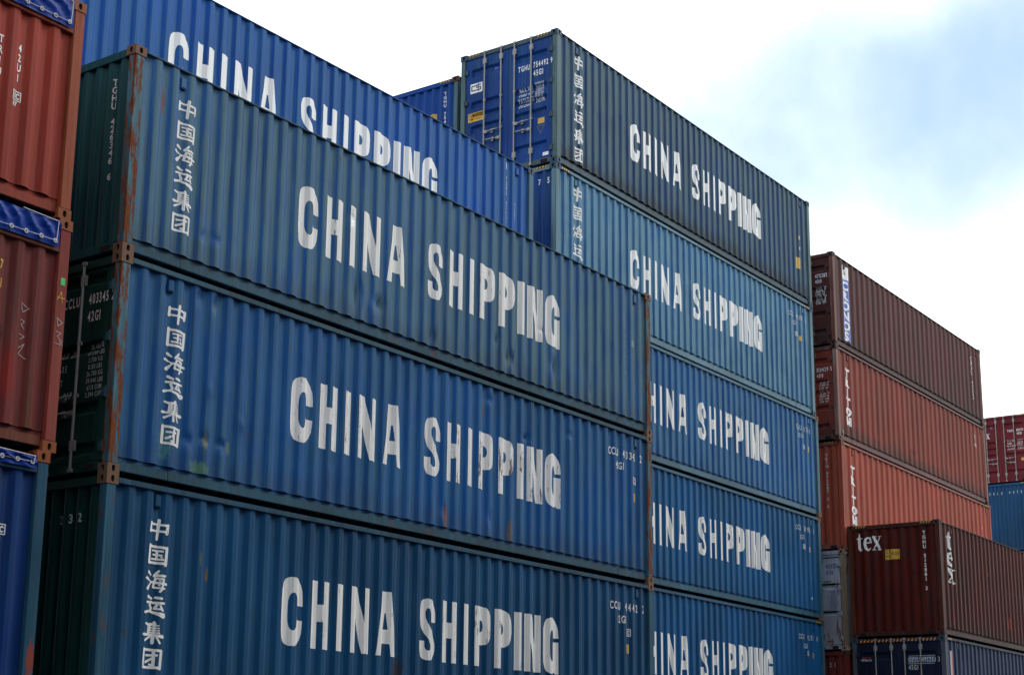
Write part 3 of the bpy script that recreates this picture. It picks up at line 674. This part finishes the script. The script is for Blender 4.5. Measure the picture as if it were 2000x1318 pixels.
mar = paint('patched maroon paint', (.115, .020, .018), (.20, .05, .045), .7, .30, .5, 15, rib_sheen=.3, spots=[(11.13, .66, .30, .42, (.26, .022, .018)), (11.52, .75, .11, .34, (.23, .020, .018)), (11.35, 1.15, .10, .16, (.035, .012, .010)), (11.8, .45, .05, .5, (.09, .04, .02))])
r = container('patched maroon open-top container with yellow numerals and chalk scrawls, under the faded red one', JX+.035, JY, .03-STD, STD, mar, pitch=.2705, phase=11.85-.2705*43, opentop=(1, .315), rail=paint('rusty rail paint', (.16, .05, .03), (.2, .08, .05), .6, .9, .3, 16), post=paint('bright red post paint', (.25, .045, .035), (.25, .08, .06), .5, .35, .3, 17), cast=castJ, seed=12, group=G4, vent=False,
  marks=[('text', (11.13, .66), '4107', .10, 'yellow', dict(wsc=.75)), ('text', (11.13, .86), '4451', .10, 'yellow', dict(wsc=.75)),
         ('strokes', (jR(.56), 1.05), [([(0, 0), (.10, .05), (.03, .10), (0, .02)], .008), ([(0, .18), (.06, .2), (.02, .24), (.06, .28)], .008), ([(.0, .34), (.07, .36), (.02, .40)], .008), ([(.0, .50), (.08, .44), (.01, .56), (.1, .60)], .008)], 'chalk')])
tarp(r, STD, .05, .315, 2)
stk = MB()
pl = lambda u, v, l: (u, .006-l, v)
draw_mark(stk, ('line', (jR(.075), .66), [(0, 0), (.0, .085)], .062, 'green'), pl, (), (), STD)
draw_mark(stk, ('strokes', (jR(.135), .82), [([(0, .10), (.05, 0), (.07, .12)], .007), ([(.0, .07), (.10, .07)], .007)], 'yellow'), pl, (), (), STD)
draw_mark(stk, ('strokes', (jR(.12), 1.12), [([(0, 0), (.08, .04), (.02, .09), (0, 0)], .008), ([(0, .15), (.07, .16), (.02, .2), (.07, .24)], .008), ([(0, .28), (.08, .29)], .008)], 'chalk'), pl, (), (), STD)
draw_mark(stk, ('strokes', (jR(.07), 1.36), [([(0, 0), (.05, .05)], .006), ([(.05, 0), (0, .05)], .006)], 'chalk'), pl, (), (), STD)
stk.build('sticker', r)
jb = paint('strong blue paint', (.002, .024, .13), (.01, .06, .17), .7, .08, .3, 18, rib_sheen=.3)
r = container('dark blue open-top container marked 83, under the patched maroon one', JX-.03, JY, .03-2*STD, STD, jb, pitch=.2705, phase=11.85-.2705*43, opentop=(1, .17), rail=paint('blue rail paint J', (.012, .055, .13), (.05, .1, .14), .6, .3, .3, 19), post=paint('blue-green post paint', (.012, .06, .11), (.05, .1, .12), .6, .25, .3, 20, spots=[(LEN-.06, .42, .06, .22, (.30, .04, .01))]), cast=castJ, seed=13, group=G4, vent=False,
  marks=ic_box(jR(.59), .83, .12, 'white', '83'))
tarp(r, STD, .07, .17, 3)
# ---- second row: B behind the front stack, C beyond it, D behind C
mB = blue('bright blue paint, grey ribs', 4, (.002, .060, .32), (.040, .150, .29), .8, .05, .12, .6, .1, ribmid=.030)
railB = frame_rusty('blue rail paint', 6, (.02, .07, .17), .3)
container('bright blue CHINA SHIPPING container half hidden behind the topmost of the front stack', -.12, 2.62, HC, STD, mB, yaw=-.0135, thin=True, rail=railB, post=frame_rusty('grey-green post paint', 7, (.05, .12, .18), .35), cast=cast_blue, seed=4, group=G2,
  marks=china(.80, .40, 'white', .74)+[('text', (11.33, .42), 'TGHU 426311 6', .075, 'white', dict(stacked=True, pitch=.094, wsc=.75)), ('text', (11.60, .85), '42G1', .075, 'white', dict(stacked=True, pitch=.1, wsc=.75)), ('rect', (11.29, .14), .06, .13, 'fadedwhite')])
ZC = 6.412; YC = .0032; CX, CY = 13.249, 2.709
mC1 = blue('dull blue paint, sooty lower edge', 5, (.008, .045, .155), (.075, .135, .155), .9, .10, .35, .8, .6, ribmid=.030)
railC = frame_rusty('grey-blue rail paint', 8, (.05, .085, .11), .35); postC = frame_rusty('grey-green post', 9, (.07, .13, .14), .35)
doorC = paint('blue door paint', (.003, .042, .22), (.05, .14, .16), .45, .10, .1, 8, spots=[])
cs = [('rect', (2.438-2.19, .69), .31, .215, 'white'),
      ('strokes', (2.438-2.155, .735), [([(.11, .01), (0, .01), (0, .11), (.10, .11)], .024)], 'black'),
      ('strokes', (2.438-2.045, .735), [([(.12, .0), (.02, .0), (.02, .055), (.12, .055), (.12, .11), (.0, .11)], .026), ([(.06, -.025), (.06, .135)], .022)], 'navy')]
container('sooty blue CHINA SHIPPING container with four-rod doors and a CAUTION placard, highest of all', CX, CY, ZC, HC, mC1, yaw=YC, end='door', rail=railC, post=postC, cast=cast_blue, seed=5, group=G2, phase=.13, rodmat='zinc', haz='yellow', thin=True, endmat=doorC,
  marks=china(1.0, .30, 'white', .67, **WIDE)+[('text', (11.31, .37), 'TGHU 754492 9', .07, 'yellow', dict(stacked=True, pitch=.086, wsc=.8)), ('text', (11.58, .40), '45G1', .075, 'fadedwhite', dict(stacked=True, pitch=.1, wsc=.8)), ('rect', (11.30, 1.72), .22, .30, 'yellow'), ('rect', (11.48, 1.12), .09, .10, 'yellow'), ('rect', (11.50, 1.42), .09, .08, 'fadedwhite')],
  endmarks=cs+[('text', (WID-.97, .615), 'TGHU', .115, 'white', dict(wsc=.54)), ('text', (WID-.595, .60), '754492 9', .12, 'white', dict(wsc=.52)), ('text', (WID-.595, .785), '45G1', .12, 'white', dict(wsc=.58)),
   ('rect', (WID-2.24, 1.345), .40, .20, 'yellow'), ('text', (WID-2.21, 1.36), 'CAUTION', .06, 'black', dict(wsc=.9)), ('text', (WID-2.21, 1.45), '9\'6" HIGH', .045, 'black', dict(wsc=.9)),
   ('rect', (WID-.48, 1.86), .16, .12, 'yellow'), ('line', (WID-.50, 2.03), [(0, 0), (.18, 0), (.09, .16), (0, 0)], .012, 'zinc_dirty'), ('rect', (WID-.36, 2.62), .14, .07, 'white'),
   ('strokes', (WID-1.58, .46), [([(0, 0), (.05, .0)], .05)], 'sky_blue')]
   +data_block(WID-.96, 1.10, .075, ['MAX.WT', 'TARE WT', 'PAYLOAD', 'CU.CAP.'], 'white', .6, .118)+data_block(WID-.55, 1.06, .042, ['32.500 KG', '71.650 LB', '3.920 KG', '8.640 LB', '28.580 KG', '63.010 LB', '76.4 CUM', '2.700 CFT'], 'white', .62, .056))
# blue skin of the C1 doors differs from its greyer sides
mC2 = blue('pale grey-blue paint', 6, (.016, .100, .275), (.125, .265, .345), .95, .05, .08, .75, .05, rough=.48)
railC2 = frame_rusty('pale blue rail', 10, (.10, .19, .24), .2)
num = lambda s_, d_=.38: [('text', (10.80, d_), s_, .12, 'fadedwhite', dict(wsc=.6, adv=.078)), ('text', (10.98, d_+.2), '45G1', .11, 'fadedwhite', dict(wsc=.6))]
container('pale grey-blue CHINA SHIPPING container directly under the one with the CAUTION placard', CX-.01, CY+.01, ZC-HC, HC, mC2, yaw=YC, endmat=doorC, rail=railC2, post=railC2, cast=cast_blue, seed=6, group=G2, phase=.13, haz='yellow', epitch=.215,
  marks=china(.98, .28, 'white', .67, -.02, **WIDE)+num('CCLU 480097 5')+ic_box(11.17, .87, .12, 'white')+[('rect', (11.41, .92), .10, .13, 'yellow')],
  endmarks=[('text', (WID-.46, .275), '7', .115, 'white', dict(wsc=.6)), ('text', (WID-.245, .27), '5', .12, 'white', dict(wsc=.6))])
mC3 = blue('mid blue paint, even wear', 7, (.007, .080, .27), (.070, .185, .29), .85, .05, .1, .6, .08, rough=.48)
container('mid-blue CHINA SHIPPING container between the pale grey-blue one and one with a white tag', CX+.05, CY-.02, ZC-2*HC, STD, mC3, yaw=YC, rail=frame_rusty('light blue rail paint', 11, (.06, .14, .19), .35), post=frame_rusty('light blue post paint', 12, (.06, .14, .19), .4), cast=cast_rusty, seed=7, group=G2, phase=.13,
  marks=china(.85, .415, 'white_mid', .735, .02)+[('text', (10.9, .40), 'CCLU 337491 8', .12, 'fadedwhite', dict(wsc=.6, adv=.078)), ('text', (11.05, .60), '42G1', .11, 'fadedwhite', dict(wsc=.6))]+ic_box(11.29, .86, .12, 'white')+[('rect', (11.58, .86), .10, .14, 'yellow')])
mC4 = blue('blue paint, soft fading', 8, (.003, .072, .225), (.030, .135, .23), .7, .04, .1, .45, .08, rough=.48)
container('blue CHINA SHIPPING container with a small white tag low at its right end', CX+.02, CY, ZC-2*HC-STD, STD, mC4, yaw=YC, rail=frame_rusty('blue rail paint C', 13, (.03, .10, .15), .3), post=frame_rusty('blue post paint C', 14, (.035, .11, .17), .35), cast=cast_rusty, seed=8, group=G2, phase=.13,
  marks=china(.84, .415, 'white_mid', .735)+[('text', (10.80, .35), 'CCLU 219956 1', .12, 'fadedwhite', dict(wsc=.6, adv=.078)), ('text', (10.98, .57), '42G1', .11, 'fadedwhite', dict(wsc=.6))]+ic_box(11.17, .81, .12, 'white')+[('rect', (11.50, .83), .10, .14, 'yellow'), ('rect', (11.57, 2.06), .09, .06, 'white')])
mC5 = blue('clean deep blue paint', 9, (.003, .070, .205), (.018, .11, .22), .6, .03, .08, .3, .05, rough=.46)
container('clean deep blue CHINA SHIPPING container under the one with the small white tag', CX+.02, CY, ZC-2*HC-2*STD, HC, mC5, yaw=YC, rail=frame_rusty('deep blue rail paint', 15, (.02, .08, .15), .25), post=frame_rusty('deep blue post paint', 16, (.03, .10, .16), .3), cast=cast_blue, seed=9, group=G2, phase=.13, haz='yellow',
  marks=china(.93, .30, 'white', .67, **WIDE)+[('text', (10.80, .42), 'CCLU 462517 8', .12, 'fadedwhite', dict(wsc=.6, adv=.078)), ('text', (10.98, .64), '45G1', .11, 'fadedwhite', dict(wsc=.6))]+ic_box(11.2, .82, .12, 'white')+[('rect', (11.50, .84), .10, .14, 'yellow')])
mD = blue('saturated blue paint', 10, (.003, .048, .23), (.015, .07, .25), .5, .06, .2, .1, .1)
container('saturated blue container showing only a ribbed end with yellow label, behind the highest one', 13.40, 5.33, 6.107, HC, mD, rail=mD, post=frame_rusty('grey-green post D', 17, (.06, .12, .15), .4), cast=cast_brown, seed=10, group=G2, haz='yellow', epitch=.222,
  endmarks=[('text', (WID-.38, .27), 'TGHU 754630 1', .07, 'white', dict(stacked=True, pitch=.092, wsc=.9)), ('rect', (WID-.86, .72), .26, .17, 'yellow'), ('text', (WID-.84, .75), '9\'6"', .08, 'black', dict(wsc=.8))])
# ---- stack E, red and brown
EX, EY, ZE, YE = 26.865, 2.76, 5.478, .0119
dkbrown = paint('dark brown paint, grey ribs', (.075, .009, .008), (.082, .040, .036), .9, .08, .5, 31, rib_sheen=.5, low=.4)
crails = paint('brown rail paint', (.06, .025, .022), (.10, .07, .065), .8, .3, .4, 32)
cron = [('rect', (.66, .20), .42, .37, 'white'), ('rect', (.66, .57), .42, 1.75, 'sky_blue'), ('strokes', (.82, .32), [([(0, .1), (.05, 0), (.1, .1), (0, .1)], .02)], 'black')]
cron += [('text', (.87, .63+i*.285), c_, .235, 'white', dict(stacked=True, wsc=1.35, bold=.05)) for i, c_ in enumerate('CRONOS')]
marks_right = lambda s_: [('text', (11.1, .45), s_, .085, 'fadedwhite', dict(wsc=.8))]
container('dark brown container with a tall blue and white CRONOS panel, topmost of the red stack', EX, EY, ZE, STD, dkbrown, yaw=YE, end='door', rail=crails, post=paint('brown post paint', (.15, .065, .05), (.22, .14, .12), .8, .4, .3, 33), cast=cast_brown, seed=31, group=G3, pitch=.392, phase=.30, rodmat='zinc_dirty', thin=True,
  marks=cron+[('text', (11.25, .42), 'CRXU 4752', .14, 'fadedwhite', dict(stacked=True, pitch=.16, wsc=1.2))], dpanel=None,
  endmarks=[('text', (WID-.95, .58), 'CRXU', .10, 'white', dict(wsc=.6)), ('text', (WID-.53, .575), '475282 1', .105, 'white', dict(wsc=.6)), ('text', (WID-.53, .73), '4310', .10, 'white', dict(wsc=.6))]+data_block(WID-.53, .93, .05, ['30.480  KG', '67.200  LB', '3.830  KG', '8.440  LB', '26.650  KG', '58.760  LB', '67.6  CUM', '2.390  CFT'], 'white', .75, .063))
brick = paint('brick red paint', (.19, .022, .012), (.22, .07, .05), .85, .08, .4, 34, rib_sheen=.45, low=.6, spots=[(5.5, .6, .3, .1, (.10, .02, .02))])
tri = [('text', (.78, .53+i*.265), c_, .215, 'white_worn', dict(stacked=True, wsc=1.5, bold=.06)) for i, c_ in enumerate('TRITON')]
container('brick red TRITON container between the dark brown and the orange-red ones', EX+.0, EY, ZE-STD, STD, brick, yaw=YE, end='door', rail=paint('grey-brown rail paint', (.13, .055, .05), (.17, .12, .11), .8, .3, .4, 35), post=paint('scuffed brown post', (.20, .09, .07), (.3, .24, .23), .9, .4, .3, 36), cast=cast_brown, seed=34, group=G3, pitch=.392, phase=.30, rodmat='zinc_dirty', dpanel=None,
  marks=tri+[('text', (11.35, .30), 'TRIU', .12, 'fadedwhite', dict(stacked=True, pitch=.14, wsc=1.1)), ('text', (11.20, .42), '510', .12, 'fadedwhite', dict(stacked=True, pitch=.14, wsc=1.1)), ('rect', (.38, 2.25), .05, .14, 'green')],
  endmarks=[('text', (WID-.95, .60), 'TRIU', .10, 'white', dict(wsc=.6)), ('text', (WID-.58, .595), '510429 5', .11, 'white', dict(wsc=.6)), ('text', (WID-.58, .76), '4310', .10, 'white', dict(wsc=.6))]+data_block(WID-.52, .98, .045, ['30.480  KG', '67.200  LB', '3.780  KG', '8.330  LB', '26.700  KG', '58.870  LB', '67.7  CUM', '2.391  CFT'], 'white', .75, .075))
orng = paint('orange-red paint', (.30, .040, .020), (.35, .11, .07), .8, .05, .2, 37, rib_sheen=.45, low=.15)
tri2 = [('text', (.78, .60+i*.265), c_, .215, 'white', dict(stacked=True, wsc=1.5, bold=.06)) for i, c_ in enumerate('TRITON')]
container('orange-red TRITON container with rail cut off by the maroon tex container', EX+.07, EY-.02, ZE-2*STD, HC, orng, yaw=YE, rail=paint('orange-brown rail paint', (.22, .06, .04), (.22, .12, .1), .8, .3, .3, 38), post=orng, cast=paint('orange casting', (.2, .06, .04), (.2, .1, .08), .6, .5, .3, 39), seed=37, group=G3, pitch=.392, phase=.30, haz='yellow',
  marks=tri2+[('text', (11.35, .35), 'TRIU 97', .11, 'fadedwhite', dict(stacked=True, pitch=.14, wsc=1.1))], endmarks=[('text', (WID-.44, .34), 'TRIU 972687 2 6', .075, 'fadedwhite', dict(stacked=True, pitch=.097, wsc=.9))])
wht = paint('off-white paint with rust runs', (.30, .34, .41), (.24, .27, .31), .6, 1.0, .6, 40, fine=.45)
container('rust-streaked white container with dark numerals 403226 on its door, under the orange-red one', EX, EY, ZE-2*STD-HC, STD, wht, yaw=YE, end='door', rail=wht, post=paint('rusted white post', (.2, .16, .12), (.2, .12, .07), .6, .9, .4, 41), cast=paint('rusty white casting', (.25, .22, .18), (.2, .12, .07), .6, .9, .4, 42), seed=40, group=G3, pitch=.392, rodmat='zinc_dirty', bands=[(.86, 1.02), (1.56, 1.70)],
  endmarks=[('rect', (WID-1.20, .87), 1.05, .035, 'pock_groove_shade'), ('rect', (WID-1.20, 1.585), 1.05, .035, 'pock_groove_shade'), ('rect', (WID-1.20, .185), 1.05, .03, 'pock_groove_shade'), ('rect', (WID-.55, 2.33), .18, .05, 'rustpatch'), ('rect', (WID-.60, .80), .22, .035, 'rustpatch'), ('rect', (WID-1.18, 1.08), .16, .45, 'rustpatch'), ('text', (WID-.95, .37), 'CAXU', .10, 'navy', dict(wsc=.6)), ('text', (WID-.52, .365), '403226 7', .11, 'navy', dict(wsc=.62)), ('text', (WID-.52, .53), '4310', .105, 'navy', dict(wsc=.62))]+data_block(WID-.43, 1.06, .045, ['30480 KG', '67200 LB', '3900 KG', '8600 LB', '26580 KG', '58600 LB', '67.3 M3'], 'navy', .7, .066))  # dark strips put the shade of the door grooves into the colour
dkred = paint('dark red paint', (.10, .016, .012), (.14, .03, .025), .5, .1, .3, 43, rib_sheen=.2)
container('dark red container with ribbed end, under the rust-streaked white one', EX, EY, ZE-3*STD-HC, STD, dkred, yaw=YE, rail=dkred, cast=cast_brown, seed=43, group=G3, pitch=.392, endmarks=[('text', (WID-.50+i*.12, .30), c_, .11, 'fadedwhite', dict(wsc=.6)) for i, c_ in enumerate('21')])
# ---- stack F, front row at the right
FX, FY, ZF = 27.06, .285, -1.992
tex_e = lambda u, dv, k, col='white': [('strokes', (u, dv), [([(.12*k, 0), (.10*k, .30*k), (.11*k, .82*k), (.17*k, .92*k), (.26*k, .84*k)], [.06*k, .14*k, .14*k, .10*k, .04*k]), ([(.0, .27*k), (.28*k, .25*k)], .06*k)], col),
   ('strokes', (u+.42*k, dv), [([(.02*k, .52*k), (.36*k, .50*k)], .06*k), ([(.36*k, .50*k), (.30*k, .28*k), (.18*k, .22*k), (.06*k, .32*k), (.01*k, .56*k), (.06*k, .80*k), (.18*k, .92*k), (.34*k, .80*k)], [.13*k, .12*k, .07*k, .12*k, .15*k, .14*k, .11*k, .04*k])], col),
   ('strokes', (u+.92*k, dv), [([(.03*k, .22*k), (.36*k, .92*k)], .14*k), ([(.38*k, .22*k), (.02*k, .92*k)], .05*k), ([(-.04*k, .21*k), (.16*k, .21*k)], .045*k), ([(.28*k, .21*k), (.46*k, .21*k)], .045*k), ([(-.05*k, .93*k), (.12*k, .93*k)], .045*k), ([(.24*k, .93*k), (.46*k, .93*k)], .045*k)], col)]
mF = paint('dark maroon paint with scrapes', (.060, .009, .006), (.10, .034, .024), .75, .16, .5, 51, rib_sheen=.45, low=.3, spots=[(.80, .45, .09, .28, (.25, .02, .02)), (5.2, .7, .2, .2, (.22, .03, .02)), (3.6, 1.9, .1, .1, (.25, .03, .02))])
side_tex = []
for i, pcs in enumerate(tex_e(0, 0, .46)):
    kd, (uu, dd), st_, cl = pcs
    side_tex.append((kd, (.60, .25+i*.42), [([(a_*1.9, b*1.0) for a_, b in pp], [1.55*q for q in ww] if isinstance(ww, list) else 1.5*ww) for pp, ww in st_], cl))
endF = tex_e(WID-2.19, .22, .47)
endF += [('strokes', (u_, d_), [([(0, 0), (.012, r_)], [r_*1.6, r_])], 'pock_groove_shade') for u_, d_, r_ in ((1.56, .80, .05), (1.62, 1.50, .055), (1.856, 1.28, .04), (1.83, 1.85, .045), (.61, 2.0, .06), (1.66, .42, .03), (1.93, .60, .045), (1.72, 1.28, .03), (.55, 2.2, .035), (1.60, 2.36, .04), (.30, 1.2, .03), (1.1, 1.75, .03))]
endF += [('rect', (WID-1.45, .67), .38, .26, 'yellow'), ('text', (WID-1.44, .69), '2.9', .08, 'black', dict(wsc=.7)), ('text', (WID-1.44, .81), '9\'6', .08, 'black', dict(wsc=.7)), ('text', (WID-1.29, .74), 'HIGH', .085, 'black', dict(wsc=.62)),
         ('text', (WID-.42, .26), 'TGHU 512881 3', .088, 'white', dict(stacked=True, pitch=.117, wsc=.8))]
container('dark maroon container with white tex lettering and a yellow HIGH label on its end', FX, FY, ZF, HC, mF, yaw=.0012, rail=paint('dark maroon rail paint', (.05, .015, .010), (.09, .05, .035), .7, .4, .5, 52), post=paint('rusted maroon post', (.07, .02, .012), (.13, .06, .04), .7, .6, .4, 53), cast=cast_brown, seed=51, group=G3, pitch=.3, phase=.20, haz='yellow', thin=True, epitch=.25, endmat=paint('pocked maroon end paint', (.085, .009, .005), (.050, .010, .007), .8, .2, .7, 74, fine=.5), marks=side_tex, endmarks=endF)
mG = paint('steel-blue paint, pale ribs', (.009, .016, .050), (.060, .085, .150), .9, .06, .3, 54, rib_sheen=.9)
container('dark navy container with an orange-striped door head, under the maroon tex container', FX, FY, ZF-HC, HC, mG, end='door', rail=paint('dark navy rail', (.02, .025, .045), (.05, .06, .09), .6, .2, .4, 55), post=paint('slate post', (.05, .06, .09), (.12, .14, .18), .6, .2, .4, 56), cast=cast_blue, seed=54, group=G3, pitch=.3, phase=.25, haz='orange', rodmat='zinc', bands=[], endmat=paint('near-black navy door paint', (.006, .009, .028), (.02, .025, .05), .5, .1, .3, 73),
  marks=[('rect', (.42, .35), .05, 1.6, 'white'), ('rect', (.47, .35), .05, 1.2, 'red')],
  endmarks=[('rect', (WID-.98, .50), .26, .15, 'slate'), ('rect', (WID-.64, .50), .36, .15, 'slate'), ('text', (WID-.97, .51), 'GESU', .12, 'fadedwhite', dict(wsc=.6)), ('text', (WID-.63, .51), '495263 3', .12, 'fadedwhite', dict(wsc=.55)), ('text', (WID-.97, .70), '45G1', .12, 'fadedwhite', dict(wsc=.6)), ('rect', (WID-.98, .47), .34, .012, 'fadedwhite'), ('rect', (WID-.64, .47), .34, .012, 'fadedwhite'), ('rect', (WID-.98, .665), .34, .012, 'fadedwhite'), ('rect', (WID-.64, .665), .34, .012, 'fadedwhite'),
            ('text', (WID-2.21, .52), 'GESeaCo', .06, 'fadedwhite', dict(wsc=.7)), ('rect', (WID-2.19, .48), .24, .012, 'red')])
# ---- far stack I
IX, IY, ZI = 54.5, 6.08, 6.74
mI = paint('wine red paint', (.13, .014, .022), (.17, .04, .045), .5, .06, .2, 61)
xl = tex_e(WID-1.81-.92*.30, .66, .30)
container('wine red container with grey locking rods on its doors, farthest stack at the right', IX, IY, ZI, HC, mI, end='door', rail=mI, cast=cast_brown, seed=61, group=G3, haz='yellow', rodmat='zinc',
  endmarks=[xl[2]]+[('text', (WID-.92, .64), 'TGHU', .10, 'white', dict(wsc=.62)), ('text', (WID-.53, .63), '855711 2', .10, 'white', dict(wsc=.62)), ('text', (WID-.53, .78), '45G1', .10, 'white', dict(wsc=.62)), ('rect', (WID-1.64, .43), .09, .09, 'sky_blue'), ('rect', (WID-.40, 1.88), .2, .12, 'yellow')]
   +data_block(WID-.96, 1.08, .07, ['MAX.GR', 'TARE', 'PAYLOAD', 'CU.CAP'], 'white', .65, .115)+data_block(WID-.53, 1.08, .05, ['32.500 KG', '71.650 LB', '3.980 KG', '8.770 LB', '28.520 KG', '62.880 LB'], 'white', .62, .075))
mI2 = blue('mid blue paint far', 62, (.012, .065, .17), (.04, .11, .18), .6, .04, .2, .1, .1)
container('blue container with small white characters across its ribbed end, under the wine red one', IX, IY, ZI-HC, HC, mI2, rail=mI2, cast=cast_blue, seed=62, group=G3, haz='yellow', epitch=.165,
  endmarks=[('text', (WID-1.84+i*.165, .36), c_, .105, 'white', dict(wsc=.62)) for i, c_ in enumerate('CCLU 4473832')])
# ---- the containers that carry the ones above, standing on the yard
def lower(label, x, y, ztop, H, mat, yaw=0, **kw): container(label, x, y, ztop, H, mat, yaw=yaw, vent=False, **kw)
lower('dark blue container at the foot of the front stack', 0, 0, -3*STD, STD, mA3, group=G1, cast=cast_rusty)
lower('dark blue container at the foot of the left open-top stack', JX, JY, .03-3*STD, STD, jb, group=G4)
ztb = HC-STD
for i, H_ in enumerate((HC, STD, STD, STD)):
    if i == 0: H_ = HC
    lower('blue container hidden behind the front stack, supporting the one above', -.12, 2.62, ztb, H_, mB if i % 2 else mA1, yaw=-.0135, group=G2); ztb -= H_
lower('blue container at the foot of the tall second-row stack', CX, CY, ZC-3*HC-2*STD, HC, mC5, YC, group=G2)
zt = 6.107-HC
for H_ in (HC, HC, STD, STD, STD): lower('blue container hidden behind the tall second-row stack', 13.40, 5.33, zt, H_, mD, group=G2); zt -= H_
lower('dark red container at the foot of the red stack', EX, EY, ZE-4*STD-HC, STD, dkred, YE, group=G3)
lower('navy container at the foot of the right front stack', FX, FY, ZF-2*HC, STD, mG, group=G3)
zt = ZI-2*HC
for H_ in (HC, HC, HC, STD): lower('blue container low in the farthest stack', IX, IY, zt, H_, mI2, group=G3); zt -= H_

# ---- unseen stacks added to block light, behind the open tops and across the aisle
zt = HC
for H_ in (STD, STD, STD, STD, HC): lower('unseen blue container added behind the left open-top stack to block light', -13.0, 2.72, zt, H_, mB, group=G2); zt -= H_
for i, xx in enumerate((-27.4, -13.7, 0.0, 13.7, 27.4)):
    zt = -10.364+2*HC+4*STD
    for H_ in (STD, HC, STD, STD, HC, STD): lower('unseen container added across the aisle from the front stack to block light', xx, -18.9, zt, H_, (mA3, dkbrown, mC4, mF)[(i+int(zt)) % 4], group='unseen containers added across the aisle to block light'); zt -= H_
